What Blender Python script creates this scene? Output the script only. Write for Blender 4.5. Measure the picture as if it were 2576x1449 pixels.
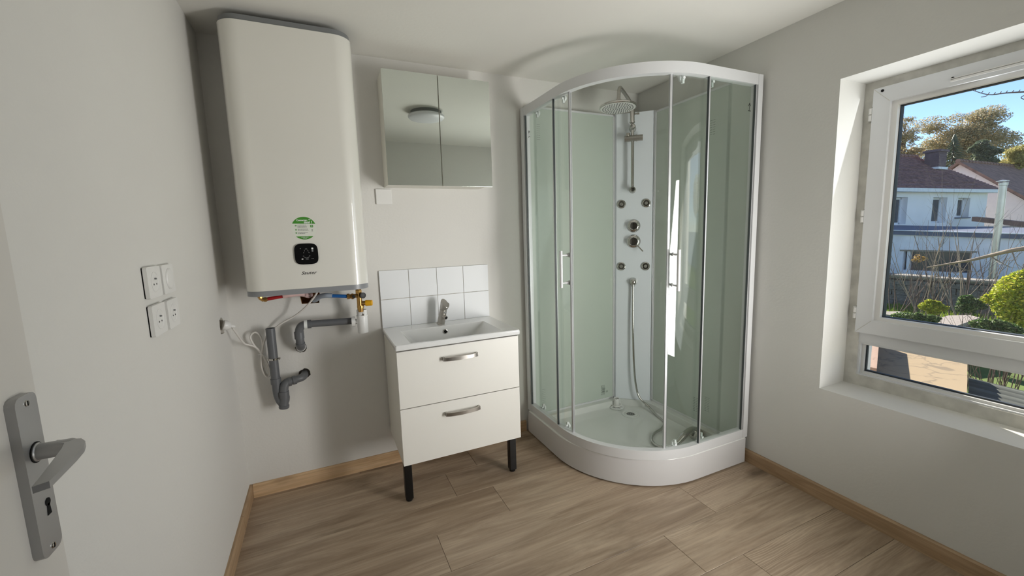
import bpy, bmesh, math, random
from mathutils import Vector, Matrix
random.seed(7)
for o in list(bpy.data.objects): bpy.data.objects.remove(o)
SC = bpy.context.scene
COL = SC.collection

# ------------------------------------------------------------------ camera
CAM = Vector((0.404, -2.2564, 1.2391)); YAW, PITCH, ROLL, FPX = 0.4264, -0.1306, -0.03, 1049.3
fwd = Vector((math.sin(YAW)*math.cos(PITCH), math.cos(YAW)*math.cos(PITCH), math.sin(PITCH)))
rt0 = Vector((math.cos(YAW), -math.sin(YAW), 0)); up0 = rt0.cross(fwd)
RT = rt0*math.cos(ROLL)+up0*math.sin(ROLL); UP = -rt0*math.sin(ROLL)+up0*math.cos(ROLL)
cd = bpy.data.cameras.new('camera'); cam = bpy.data.objects.new('camera', cd); COL.objects.link(cam)
cd.sensor_width = 36; cd.lens = FPX/2576*36; cd.clip_start = 0.01; cd.clip_end = 500
M = Matrix((RT, UP, -fwd)).transposed().to_4x4(); M.translation = CAM
cam.matrix_world = M; SC.camera = cam

# ------------------------------------------------------------------ colour management, sky, sun, added fill lamps
SC.view_settings.view_transform = 'Standard'; SC.view_settings.look = 'None'
SC.view_settings.gamma = 1; SC.view_settings.use_curve_mapping = False
SC.view_settings.exposure = 0.0
world = bpy.data.worlds.new('sky'); SC.world = world; world.use_nodes = True
wn = world.node_tree.nodes; wl = world.node_tree.links
sky = wn.new('ShaderNodeTexSky'); sky.sky_type = 'NISHITA'; sky.sun_disc = False
sky.sun_elevation = math.radians(30); sky.sun_rotation = math.radians(27)
sky.altitude = 50; sky.air_density = .6; sky.dust_density = 0.0; sky.ozone_density = 2
wl.new(sky.outputs[0], wn['Background'].inputs[0]); wn['Background'].inputs[1].default_value = 0.25
def look(o, d): o.rotation_euler = Vector(d).to_track_quat('-Z', 'Y').to_euler()
el = math.radians(30); SUND = Vector((-0.453*math.cos(el), -0.891*math.cos(el), -math.sin(el)))
sd = bpy.data.lights.new('sun', 'SUN'); sd.energy = 13.0; sd.angle = math.radians(0.6); sd.color = (1, .93, .82)
sun = bpy.data.objects.new('sun', sd); COL.objects.link(sun); look(sun, SUND); sun.location = (20, 40, 25)
def area(name, loc, d, sx, sy, e, c):
    l = bpy.data.lights.new(name, 'AREA'); l.shape = 'RECTANGLE'; l.size = sx; l.size_y = sy; l.energy = e; l.color = c
    o = bpy.data.objects.new(name, l); COL.objects.link(o); o.location = loc; look(o, d); return o
wd = area('window_fill', (2.37, -1.60, 1.15), (-1, -.12, .34), .78, 1.28, 4.6, (.93, .97, 1))  # area lamp added in the opening to lift the window light indoors
rb = area('reveal_bounce_fill', (2.10, -2.12, .95), (-.49, .86, .17), .46, 1.3, 21, (1, .985, .955)); rb.data.spread = math.radians(118)  # unseen lamp added by the front wall in place of reveal-bounced sunlight
hl = area('hall_fill', (0.5, -3.5, 1.3), (0, 1, .05), .8, 1.3, .6, (1, .985, .97))  # unseen fill lamp added in the hall to brighten the room

# ------------------------------------------------------------------ helpers
def lin(c): return tuple(((v/255)/12.92 if v <= 10 else (((v/255)+.055)/1.055)**2.4) for v in c)
def at(u, v, X):
    d = fwd + RT*((u-1288)/FPX) - UP*((v-724.5)/FPX)
    return CAM + d*((X-CAM.x)/d.x)
def atz(u, v, z):
    d = fwd + RT*((u-1288)/FPX) - UP*((v-724.5)/FPX)
    return CAM + d*((z-CAM.z)/d.z)
def aty(u, v, y):
    d = fwd + RT*((u-1288)/FPX) - UP*((v-724.5)/FPX)
    return CAM + d*((y-CAM.y)/d.y)

class NT:
    def __init__(s, name):
        s.m = bpy.data.materials.new(name); s.m.use_nodes = True
        s.t = s.m.node_tree; s.n = s.t.nodes; s.b = s.n['Principled BSDF']; s.out = s.n['Material Output']
    def add(s, ty, **k):
        n = s.n.new(ty)
        for a, v in k.items():
            if a in n.inputs: n.inputs[a].default_value = v
            else: setattr(n, a, v)
        return n
    def link(s, a, b): s.t.links.new(a, b)
def mat(name, col, rough=.5, metal=0, var=.04, vscale=6, bump=0, bscale=60, spec=.5, coat=0, coord='Object', stretch=None):
    """Principled material with a faint procedural colour variation and bump."""
    t = NT(name); b = t.b; c = lin(col)
    b.inputs['Roughness'].default_value = rough; b.inputs['Metallic'].default_value = metal
    b.inputs['Specular IOR Level'].default_value = spec; b.inputs['Coat Weight'].default_value = coat
    b.inputs['Coat Roughness'].default_value = .05
    tc = t.add('ShaderNodeTexCoord'); mp = t.add('ShaderNodeMapping')
    if stretch: mp.inputs['Scale'].default_value = stretch
    t.link(tc.outputs[coord], mp.inputs[0])
    nz = t.add('ShaderNodeTexNoise', Scale=vscale, Detail=4.0); t.link(mp.outputs[0], nz.inputs['Vector'])
    rp = t.add('ShaderNodeValToRGB'); e = rp.color_ramp.elements
    e[0].position = .3; e[1].position = .7
    e[0].color = (*[x*(1-var) for x in c], 1); e[1].color = (*[min(1, x*(1+var)) for x in c], 1)
    t.link(nz.outputs[0], rp.inputs[0]); t.link(rp.outputs[0], b.inputs['Base Color'])
    if bump:
        n2 = t.add('ShaderNodeTexNoise', Scale=bscale, Detail=3.0); t.link(mp.outputs[0], n2.inputs['Vector'])
        bp = t.add('ShaderNodeBump', Strength=bump, Distance=.002); t.link(n2.outputs[0], bp.inputs['Height'])
        t.link(bp.outputs[0], b.inputs['Normal'])
    return t.m
def wood(name, dark, mid, light, along=0, rough=.45, rings=True, knots=.5, gsc=1.0, rand=True):
    t = NT(name); b = t.b; b.inputs['Roughness'].default_value = rough
    tc = t.add('ShaderNodeTexCoord'); oi = t.add('ShaderNodeObjectInfo')
    mul = t.add('ShaderNodeVectorMath', operation='SCALE'); cmb = t.add('ShaderNodeCombineXYZ')
    t.link(oi.outputs['Random'], cmb.inputs[0]); t.link(oi.outputs['Random'], cmb.inputs[1]); t.link(oi.outputs['Random'], cmb.inputs[2])
    t.link(cmb.outputs[0], mul.inputs[0]); mul.inputs['Scale'].default_value = 37.0 if rand else 0
    ad_ = t.add('ShaderNodeVectorMath', operation='ADD'); t.link(tc.outputs['Object'], ad_.inputs[0]); t.link(mul.outputs[0], ad_.inputs[1])
    mp = t.add('ShaderNodeMapping'); t.link(ad_.outputs[0], mp.inputs[0])
    sc = [9*gsc, 9*gsc, 9*gsc]; sc[along] = 1.1*gsc; mp.inputs['Scale'].default_value = sc
    n1 = t.add('ShaderNodeTexNoise', Scale=1.5, Detail=8.0, Roughness=.65, Distortion=.8); t.link(mp.outputs[0], n1.inputs['Vector'])
    r1 = t.add('ShaderNodeValToRGB'); e = r1.color_ramp.elements
    e[0].position = .28; e[0].color = (*lin(dark), 1); e[1].position = .72; e[1].color = (*lin(light), 1)
    m_ = e.new(.5); m_.color = (*lin(mid), 1); t.link(n1.outputs[0], r1.inputs[0])
    last = r1.outputs[0]
    # fine fibres
    mp2 = t.add('ShaderNodeMapping'); t.link(ad_.outputs[0], mp2.inputs[0]); s2 = [110*gsc]*3; s2[along] = 4*gsc; mp2.inputs['Scale'].default_value = s2
    n2 = t.add('ShaderNodeTexNoise', Scale=1.0, Detail=3.0); t.link(mp2.outputs[0], n2.inputs['Vector'])
    mr = t.add('ShaderNodeMapRange'); t.link(n2.outputs[0], mr.inputs[0]); mr.inputs[1].default_value = .3; mr.inputs[2].default_value = .7; mr.inputs[3].default_value = .88; mr.inputs[4].default_value = 1.1
    mx = t.add('ShaderNodeMix', data_type='RGBA', blend_type='MULTIPLY'); mx.inputs[0].default_value = 1
    t.link(last, mx.inputs[6]); t.link(mr.outputs[0], mx.inputs[7]); last = mx.outputs[2]
    if rings:
        wv = t.add('ShaderNodeTexWave', Scale=4.2, Distortion=14.0, Detail=2.5); wv.bands_direction = 'XYZ'[1 if along == 0 else 0]
        wv.inputs['Detail Scale'].default_value = .55
        mp3 = t.add('ShaderNodeMapping'); t.link(ad_.outputs[0], mp3.inputs[0]); s3 = [9*gsc]*3; s3[along] = 1.6*gsc; mp3.inputs['Scale'].default_value = s3
        t.link(mp3.outputs[0], wv.inputs['Vector'])
        nm = t.add('ShaderNodeTexNoise', Scale=.42, Detail=1.0); t.link(mp3.outputs[0], nm.inputs['Vector'])
        rm = t.add('ShaderNodeValToRGB'); rm.color_ramp.elements[0].position = .55; rm.color_ramp.elements[1].position = .68
        t.link(nm.outputs[0], rm.inputs[0])
        rw = t.add('ShaderNodeValToRGB'); rw.color_ramp.elements[0].position = .45; rw.color_ramp.elements[1].position = .95
        t.link(wv.outputs[0], rw.inputs[0])
        mm = t.add('ShaderNodeMath', operation='MULTIPLY'); t.link(rm.outputs[0], mm.inputs[0]); t.link(rw.outputs[0], mm.inputs[1])
        m2 = t.add('ShaderNodeMath', operation='MULTIPLY'); t.link(mm.outputs[0], m2.inputs[0]); m2.inputs[1].default_value = .42
        mx2 = t.add('ShaderNodeMix', data_type='RGBA'); t.link(m2.outputs[0], mx2.inputs[0]); t.link(last, mx2.inputs[6])
        mx2.inputs[7].default_value = (*[min(1, v*1.25) for v in lin(light)], 1); last = mx2.outputs[2]
    if knots:
        vo = t.add('ShaderNodeTexVoronoi', Scale=1.0); mp4 = t.add('ShaderNodeMapping'); t.link(ad_.outputs[0], mp4.inputs[0])
        s4 = [11*gsc]*3; s4[along] = 4.2*gsc; mp4.inputs['Scale'].default_value = s4
        nd = t.add('ShaderNodeTexNoise', Scale=3.0, Detail=2.0); t.link(mp4.outputs[0], nd.inputs['Vector'])
        ma = t.add('ShaderNodeMix', data_type='RGBA'); ma.inputs[0].default_value = .35; t.link(mp4.outputs[0], ma.inputs[6]); t.link(nd.outputs['Color'], ma.inputs[7])
        t.link(ma.outputs[2], vo.inputs['Vector'])
        rk = t.add('ShaderNodeMapRange'); rk.inputs[1].default_value = .06; rk.inputs[2].default_value = .36; rk.inputs[3].default_value = knots; rk.inputs[4].default_value = 0
        t.link(vo.outputs['Distance'], rk.inputs[0])
        sp = t.add('ShaderNodeSeparateColor'); t.link(vo.outputs['Color'], sp.inputs[0])
        gt = t.add('ShaderNodeMath', operation='GREATER_THAN'); t.link(sp.outputs[0], gt.inputs[0]); gt.inputs[1].default_value = .62
        mk = t.add('ShaderNodeMath', operation='MULTIPLY'); t.link(rk.outputs[0], mk.inputs[0]); t.link(gt.outputs[0], mk.inputs[1])
        mx3 = t.add('ShaderNodeMix', data_type='RGBA'); t.link(mk.outputs[0], mx3.inputs[0]); t.link(last, mx3.inputs[6])
        mx3.inputs[7].default_value = (*[v*.45 for v in lin(dark)], 1); last = mx3.outputs[2]
    t.link(last, b.inputs['Base Color'])
    bp = t.add('ShaderNodeBump', Strength=.12, Distance=.001); t.link(n2.outputs[0], bp.inputs['Height']); t.link(bp.outputs[0], b.inputs['Normal'])
    return t.m
def glass(name, tint, ior=1.45, rough=0.0, smudge=0.0):
    t = NT(name); t.n.remove(t.b)
    tr = t.add('ShaderNodeBsdfTransparent'); tr.inputs[0].default_value = (*tint, 1)
    gl = t.add('ShaderNodeBsdfGlossy'); gl.inputs['Roughness'].default_value = rough
    fr = t.add('ShaderNodeFresnel'); ge = t.add('ShaderNodeNewGeometry'); mi = t.add('ShaderNodeMapRange')   # same reflectance from both faces of the sheet
    t.link(ge.outputs['Backfacing'], mi.inputs[0]); mi.inputs[3].default_value = ior; mi.inputs[4].default_value = 1/ior; t.link(mi.outputs[0], fr.inputs[0])
    mx = t.add('ShaderNodeMixShader'); t.link(fr.outputs[0], mx.inputs[0]); t.link(tr.outputs[0], mx.inputs[1]); t.link(gl.outputs[0], mx.inputs[2])
    last = mx
    if smudge:
        df = t.add('ShaderNodeBsdfDiffuse'); nz = t.add('ShaderNodeTexNoise', Scale=3.0, Detail=5.0)
        tc = t.add('ShaderNodeTexCoord'); t.link(tc.outputs['Object'], nz.inputs['Vector'])
        mr = t.add('ShaderNodeMapRange'); mr.inputs[1].default_value = .4; mr.inputs[2].default_value = .8; mr.inputs[4].default_value = smudge
        t.link(nz.outputs[0], mr.inputs[0])
        m2 = t.add('ShaderNodeMixShader'); t.link(mr.outputs[0], m2.inputs[0]); t.link(mx.outputs[0], m2.inputs[1]); t.link(df.outputs[0], m2.inputs[2]); last = m2
    t.link(last.outputs[0], t.out.inputs[0])
    return t.m

M_wall = mat('wall_paint', (221, 219, 214), .85, var=.012, vscale=2.5, bump=.25, bscale=90)
M_ceil = mat('ceiling_paint', (232, 230, 223), .9, var=.015, vscale=2, bump=.2, bscale=70)
M_wallr = mat('window_wall_paint', (218, 217, 212), .85, var=.012, vscale=2.5, bump=.25, bscale=90)
M_door = mat('door_paint', (212, 208, 201), .5, var=.015, vscale=4, bump=.08, bscale=40)
M_floor = wood('laminate', (132, 111, 91), (166, 146, 124), (190, 171, 148), 0, .42, True, .75)
M_sub = mat('subfloor', (70, 58, 48), .9)
M_pine = wood('pine', (184, 150, 112), (206, 174, 136), (222, 194, 158), 0, .55, False, .7, 1.3)
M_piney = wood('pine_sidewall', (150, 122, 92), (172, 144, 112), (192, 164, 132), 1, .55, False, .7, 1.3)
M_heater = mat('heater_enamel', (226, 224, 216), .35, var=.006, bump=.03, bscale=260, coat=1)
M_capgrey = mat('grey_plastic', (139, 141, 144), .35, var=.02)
M_capdark = mat('dark_grey_plastic', (118, 120, 121), .4, var=.02)
M_blackgl = mat('black_glass', (4, 4, 5), .10, var=0, spec=.25)
M_black = mat('black_print', (14, 14, 14), .5, var=0)
M_hole = mat('black_void', (8, 8, 8), 1, var=0)
M_white = mat('white_plastic', (232, 231, 228), .35, var=.008)
M_print = mat('white_print', (235, 238, 235), .6, var=0)
M_dim = mat('grey_print', (120, 122, 122), .5, var=0)
M_textg = mat('text_grey_print', (92, 98, 92), .6, var=0)
M_green = mat('green_print', (66, 140, 40), .5, var=.01)
M_sticker = mat('sticker_film', (222, 224, 214), .4, var=.005)
M_tile = mat('glazed_tile', (232, 234, 236), .38, var=.008, bump=.04, bscale=14, spec=.3)
M_grout = mat('grout', (176, 170, 158), .9, var=.06, vscale=30, bump=.3)
M_ceram = mat('ceramic', (234, 235, 234), .08, var=.004, coat=.5)
M_chrome = mat('chrome', (196, 194, 190), .12, metal=1, var=.02)
M_nickel = mat('brushed_nickel', (186, 182, 176), .34, metal=1, var=.05, vscale=20, stretch=(.3, 8, 8))
M_leveralu = mat('anodised_lever', (172, 172, 172), .36, metal=.6, var=.02)
M_alu = mat('satin_aluminium', (196, 197, 198), .34, metal=.35, var=.02)
M_aluw = mat('white_coated_aluminium', (222, 223, 224), .36, metal=.1, var=.01)
M_seal = mat('dark_seal', (66, 72, 74), .4, var=.02)
M_front = mat('white_melamine', (236, 234, 227), .42, var=.005, bump=.04, bscale=150)
M_side = mat('side_melamine', (226, 224, 214), .5, var=.01, bump=.08, bscale=60)
M_leg = mat('black_metal', (10, 10, 11), .35, var=.05)
M_pvc = mat('grey_pvc', (98, 100, 103), .42, var=.03, vscale=12)
M_pvcw = mat('white_pvc', (232, 232, 230), .35, var=.01)
M_brass = mat('brass', (190, 150, 88), .3, metal=.9, var=.1, vscale=40)
M_red = mat('red_pex', (170, 30, 34), .35, var=.03)
M_pink = mat('pink_sheath', (214, 182, 178), .5, var=.03)
M_blue = mat('blue_pex', (30, 92, 158), .35, var=.03)
M_bluegrey = mat('blue_grey_sheath', (160, 170, 184), .5, var=.03)
M_yellow = mat('yellow_knob', (226, 168, 20), .4, var=.02)
M_cable = mat('white_cable', (226, 222, 216), .5, var=.01)
M_plaster = mat('raw_plaster', (205, 200, 190), .95, var=.2, vscale=25, bump=.8, bscale=40)
M_cavity = mat('wall_cavity', (168, 122, 72), .95, var=.5, vscale=14, bump=.8, bscale=40)
M_brick = mat('broken_brick_edge', (140, 84, 66), .95, var=.3, vscale=40, bump=.8)
M_pglass = mat('back_painted_glass', (196, 205, 195), .05, var=.006, coat=.6)
M_column = mat('white_column_panel', (234, 239, 244), .16, var=.006, coat=.3)
M_tray = mat('acrylic', (226, 228, 224), .14, var=.006, coat=.3)
M_skirt = mat('acrylic_skirt', (214, 213, 213), .34, var=.006)
M_clear = mat('clear_plastic', (230, 233, 232), .15, var=.02)
M_upvc = mat('upvc', (226, 228, 230), .3, var=.012)
M_frameold = mat('stained_upvc', (206, 204, 196), .5, var=.14, vscale=18, bump=.2)
M_gasket = mat('gasket', (48, 54, 60), .6, var=.05)
M_mirror = mat('mirror_glass', (218, 224, 218), .015, metal=1, var=0)
M_lamp = mat('opal_diffuser', (225, 226, 230), .4, var=0)
M_glass = glass('shower_glass', (.965, .985, .972), 1.6)
M_pane = glass('window_glass', (.985, .99, .985), 1.45, smudge=.02)

def link(o): COL.objects.link(o); return o
def fin(bm, name, m, parent=None, sharp=35, smooth=True):
    me = bpy.data.meshes.new(name)
    if parent is not None and parent.get('_root') is not None:
        r = Vector(parent['_root']); bmesh.ops.translate(bm, vec=-r, verts=bm.verts)
    bmesh.ops.recalc_face_normals(bm, faces=bm.faces)
    bm.to_mesh(me); bm.free()
    if smooth:
        for p in me.polygons: p.use_smooth = True
        me.set_sharp_from_angle(angle=math.radians(sharp))
    if isinstance(m, (list, tuple)):
        for x in m: me.materials.append(x)
    else: me.materials.append(m)
    o = bpy.data.objects.new(name, me); link(o)
    if parent is not None: o.parent = parent; o['_root'] = tuple(parent.get('_root', (0, 0, 0)))
    if smooth: w_ = o.modifiers.new('weighted', 'WEIGHTED_NORMAL'); w_.keep_sharp = True
    return o
def tag(o, label, cat, group=None):
    o['label'] = label; o['category'] = cat
    if group: o['group'] = group
    return o
def thing(name, loc, label=None, cat=None, group=None):
    o = bpy.data.objects.new(name, None); link(o); o.empty_display_size = .05; o.location = loc; o['_root'] = tuple(loc)
    if label: tag(o, label, cat, group)
    return o
def struct(o): o['kind'] = 'structure'; return o
def part_label(o, l): o['label'] = l; return o

def B(bm, x0, x1, y0, y1, z0, z1, bev=0, seg=2):
    r = bmesh.ops.create_cube(bm, size=1)
    vs = r['verts']
    for v in vs: v.co = Vector(((x0+x1)/2+v.co.x*(x1-x0), (y0+y1)/2+v.co.y*(y1-y0), (z0+z1)/2+v.co.z*(z1-z0)))
    if bev:
        es = list({e for v in vs for e in v.link_edges})
        bmesh.ops.bevel(bm, geom=es, offset=bev, segments=seg, affect='EDGES', profile=.5)
    return vs
def box(name, m, parent, x0, x1, y0, y1, z0, z1, bev=0, seg=2):
    bm = bmesh.new(); B(bm, x0, x1, y0, y1, z0, z1, bev, seg); return fin(bm, name, m, parent)
def frame_axes(d):
    d = d.normalized(); a = Vector((0, 0, 1)) if abs(d.z) < .9 else Vector((1, 0, 0))
    u = d.cross(a).normalized(); return u, d.cross(u).normalized()
def catmull(P, n=8):
    P = [Vector(p) for p in P]; out = []
    for i in range(len(P)-1):
        p0 = P[max(i-1, 0)]; p1 = P[i]; p2 = P[i+1]; p3 = P[min(i+2, len(P)-1)]
        for k in range(n):
            t = k/n
            out.append(.5*((2*p1)+(-p0+p2)*t+(2*p0-5*p1+4*p2-p3)*t*t+(-p0+3*p1-3*p2+p3)*t**3))
    out.append(P[-1]); return out
def T(bm, pts, r, seg=12, cap=True, radii=None):
    """tube along a polyline; parallel transported rings"""
    pts = [Vector(p) for p in pts]; u = None; rings = []
    for i, p in enumerate(pts):
        a = pts[max(i-1, 0)]; b = pts[min(i+1, len(pts)-1)]; d = (b-a).normalized()
        if u is None: u, w = frame_axes(d)
        else:
            u = (u - d*u.dot(d)).normalized(); w = d.cross(u).normalized()
        rr = radii[i] if radii else r
        rings.append([bm.verts.new(p+u*rr*math.cos(2*math.pi*k/seg)+w*rr*math.sin(2*math.pi*k/seg)) for k in range(seg)])
    for a, b in zip(rings, rings[1:]):
        for k in range(seg): bm.faces.new((a[k], a[(k+1) % seg], b[(k+1) % seg], b[k]))
    if cap: bm.faces.new(rings[0]); bm.faces.new(rings[-1])
    return rings
def tube(name, m, parent, pts, r, seg=12, smooth_n=0, radii=None, cap=True):
    bm = bmesh.new(); T(bm, catmull(pts, smooth_n) if smooth_n else pts, r, seg, cap, radii); return fin(bm, name, m, parent, 50)
def LA(bm, prof, origin, axis=(0, 0, 1), seg=24, closed=True):
    """lathe: prof = [(radius, height along axis)]"""
    ax = Vector(axis).normalized(); u, w = frame_axes(ax); o = Vector(origin); rings = []
    for r, h in prof:
        if r < 1e-6: rings.append([bm.verts.new(o+ax*h)])
        else: rings.append([bm.verts.new(o+ax*h+u*r*math.cos(2*math.pi*k/seg)+w*r*math.sin(2*math.pi*k/seg)) for k in range(seg)])
    for a, b in zip(rings, rings[1:]):
        for k in range(seg):
            k2 = (k+1) % seg
            if len(a) == 1 and len(b) == 1: continue
            if len(a) == 1: bm.faces.new((a[0], b[k], b[k2]))
            elif len(b) == 1: bm.faces.new((a[k], a[k2], b[0]))
            else: bm.faces.new((a[k], a[k2], b[k2], b[k]))
    if closed:
        for r_ in (rings[0], rings[-1]):
            if len(r_) > 1: bm.faces.new(r_)
def lathe(name, m, parent, prof, origin, axis=(0, 0, 1), seg=24, sharp=35, closed=True):
    bm = bmesh.new(); LA(bm, prof, origin, axis, seg, closed); return fin(bm, name, m, parent, sharp)
def PR(bm, pts, vec):
    """prism from a planar 3D outline extruded by vec"""
    a = [bm.verts.new(p) for p in pts]; v = Vector(vec); b = [bm.verts.new(Vector(p)+v) for p in pts]
    n = len(a); bm.faces.new(a); bm.faces.new(b[::-1])
    for i in range(n): bm.faces.new((a[i], a[(i+1) % n], b[(i+1) % n], b[i]))
def prism(name, m, parent, pts, vec, bev=0, sharp=35):
    bm = bmesh.new(); PR(bm, pts, vec)
    if bev:
        bmesh.ops.bevel(bm, geom=[e for e in bm.edges if e.calc_face_angle(0) > .6], offset=bev, segments=2, affect='EDGES', profile=.5)
    return fin(bm, name, m, parent, sharp)
def rrect(x0, x1, z0, z1, r, n=6):
    out = []
    for cx, cz, a0 in ((x1-r, z1-r, 0), (x0+r, z1-r, 90), (x0+r, z0+r, 180), (x1-r, z0+r, 270)):
        for k in range(n+1):
            a = math.radians(a0+90*k/n); out.append((cx+r*math.cos(a), cz+r*math.sin(a)))
    return out
def ring(name, m, parent, x0, x1, Y, Z, y, z, bev=.002):
    """mitred rectangular frame in the y-z plane. Y,Z outer ranges, y,z inner ranges"""
    bm = bmesh.new()
    O = [(Y[0], Z[0]), (Y[1], Z[0]), (Y[1], Z[1]), (Y[0], Z[1])]; I = [(y[0], z[0]), (y[1], z[0]), (y[1], z[1]), (y[0], z[1])]
    for i in range(4):
        j = (i+1) % 4
        PR(bm, [(x0, *O[i]), (x0, *O[j]), (x0, *I[j]), (x0, *I[i])], (x1-x0, 0, 0))
    if bev: bmesh.ops.bevel(bm, geom=[e for e in bm.edges if e.is_manifold and e.calc_face_angle(0) > 1.4], offset=bev, segments=2, affect='EDGES')
    return fin(bm, name, m, parent)
def text(name, body, m, parent, size, origin, xdir, updir, shear=0, off=0, align='CENTER', ext=.0003, sx=1):
    cu = bpy.data.curves.new(name, 'FONT'); cu.body = body; cu.size = size; cu.shear = shear; cu.offset = off
    cu.align_x = align; cu.align_y = 'CENTER'; cu.extrude = ext; cu.resolution_u = 3
    o = bpy.data.objects.new(name, cu); link(o)
    bpy.context.view_layer.update()
    me = bpy.data.meshes.new_from_object(o.evaluated_get(bpy.context.evaluated_depsgraph_get()))
    bpy.data.objects.remove(o); bpy.data.curves.remove(cu)
    bm = bmesh.new(); bm.from_mesh(me); bpy.data.meshes.remove(me)
    xd = Vector(xdir).normalized(); ud = Vector(updir).normalized(); nd = xd.cross(ud); og = Vector(origin)
    for v in bm.verts: v.co = og+xd*v.co.x*sx+ud*v.co.y+nd*v.co.z
    return fin(bm, name, m, parent, smooth=False)
def wall_plane(name, m, outer, holes, org, ud, vd, nd, depth, hole_depths):
    """wall slab: front face polygon with holes (u,v), recessed holes, box behind"""
    bm = bmesh.new(); og = Vector(org); ud = Vector(ud); vd = Vector(vd); nd = Vector(nd)
    P = lambda a, h=0: og+ud*a[0]+vd*a[1]+nd*h
    edges = []; loops = []
    for lp in [outer]+holes:
        vs = [bm.verts.new(P(a)) for a in lp]; loops.append(vs)
        edges += [bm.edges.new((vs[i], vs[(i+1) % len(vs)])) for i in range(len(vs))]
    bmesh.ops.triangle_fill(bm, edges=edges, use_beauty=True)
    for k, vs in enumerate(loops):
        d = depth if k == 0 else hole_depths[k-1]
        bs = [bm.verts.new(v.co+nd*d) for v in vs]
        n = len(vs)
        for i in range(n):
            bm.faces.new((vs[i], vs[(i+1) % n], bs[(i+1) % n], bs[i])).material_index = min(k, len(m)-1)
        f = bm.faces.new(bs); f.material_index = min(k, len(m)-1)
        for i in range(n): pass
    return struct(fin(bm, name, m, None, 30))
def blob(cx, cz, rx, rz, n=16, j=.15, seed=1):
    rr = random.Random(seed); out = []
    for k in range(n):
        a = 2*math.pi*k/n; s = 1+rr.uniform(-j, j); out.append((cx+rx*s*math.cos(a), cz+rz*s*math.sin(a)))
    return out

# ------------------------------------------------------------------ room shell
W, H, YF = 2.379, 2.118, -2.15
XO = 2.784                                # outer face of the window wall
WY0, WY1, WZ0, WZ1 = -1.194, -2.00, 0.512, 1.82
h1 = [(.300, .928), (.378, .925), (.384, .97), (.376, 1.03), (.30, 1.03), (.296, .97)]
h2 = blob(.279, .713, .0245, .026, 20, .10, 3)
h3 = blob(.283, .577, .0250, .0265, 20, .12, 5)
wall_plane('wall_back', [M_wall, M_cavity, M_plaster], [(-.15, -.1), (W+.15, -.1), (W+.15, H+.1), (-.15, H+.1)], [h1, h2, h3], (0, 0, 0), (1, 0, 0), (0, 0, 1), (0, 1, 0), .2, [.09, .04, .04])
jb = [(-.205, .858), (-.14, .85), (-.137, .878), (-.136, .9), (-.150, .918), (-.175, .924), (-.205, .916), (-.209, .888)]
wall_plane('wall_left', [M_wall, M_plaster], [(.0, -.1), (-2.35, -.1), (-2.35, H+.1), (.0, H+.1)], [jb], (0, 0, 0), (0, 1, 0), (0, 0, 1), (-1, 0, 0), .15, [.045])
bm = bmesh.new()
B(bm, W, XO, -4.0, WY1, -.1, H+.1); B(bm, W, XO, WY0, .2, -.1, H+.1); B(bm, W, XO, WY1, WY0, -.1, WZ0); B(bm, W, XO, WY1, WY0, WZ1, H+.1)
bmesh.ops.remove_doubles(bm, verts=bm.verts, dist=1e-5)
struct(fin(bm, 'wall_right', M_wallr))
bm = bmesh.new(); B(bm, 1.02, W, YF-.08, YF, 0, H); B(bm, 0, 1.02, YF-.08, YF, 2.05, H); struct(fin(bm, 'wall_front', M_wall))
struct(box('ceiling', M_ceil, None, -.15, XO, -4.0, .2, H, H+.12))
# hall behind the open door (the camera stands in the doorway)
bm = bmesh.new(); B(bm, -1.1, W, -4.0, -3.9, 0, H); B(bm, -1.2, -1.1, -4.0, -2.25, 0, H); B(bm, -1.2, -.15, -2.35, -2.25, 0, H)
struct(fin(bm, 'wall_hall', M_wall)); struct(box('ceiling_hall', M_ceil, None, -1.2, -.15, -4.0, -2.25, H, H+.1))
fl = struct(box('floor', M_sub, None, -1.2, XO, -4.0, .2, -.06, -.0125))
rows = {}
y = -.0343+.2105
joints = {1: [1.08-1.28, 1.08], 2: [.903, .903+1.28], 3: [1.085-1.28, 1.085], 4: [.75, .75+1.28], 5: [1.885-1.28, 1.885], 6: [.30, .30+1.28], 7: [1.773-1.28, 1.773], 8: [.98], 9: [.4, 1.68], 10: [1.2], 11: [.6, 1.88], 12: [1.4]}
plank_meshes = {}
ytops = [0.0, -.0319, -.2424, -.4534, -.6640, -.8745, -1.0850, -1.2955, -1.506, -1.7165, -1.927, -2.1375, -2.348]
for i in range(12):
    y1, y0 = ytops[i], ytops[i+1]
    xs = [0.0]+[x for x in joints.get(i, [.5, 1.78]) if .05 < x < W-.05]+[W]
    for a, b in zip(xs, xs[1:]):
        g = .0006
        bm = bmesh.new(); B(bm, -(b-a)/2+g, (b-a)/2-g, -(y1-y0)/2+g, (y1-y0)/2-g, -.012, 0, .0008, 1)
        p = fin(bm, 'plank', M_floor); p.parent = fl; p.location = ((a+b)/2, (y0+y1)/2, 0)
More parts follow.
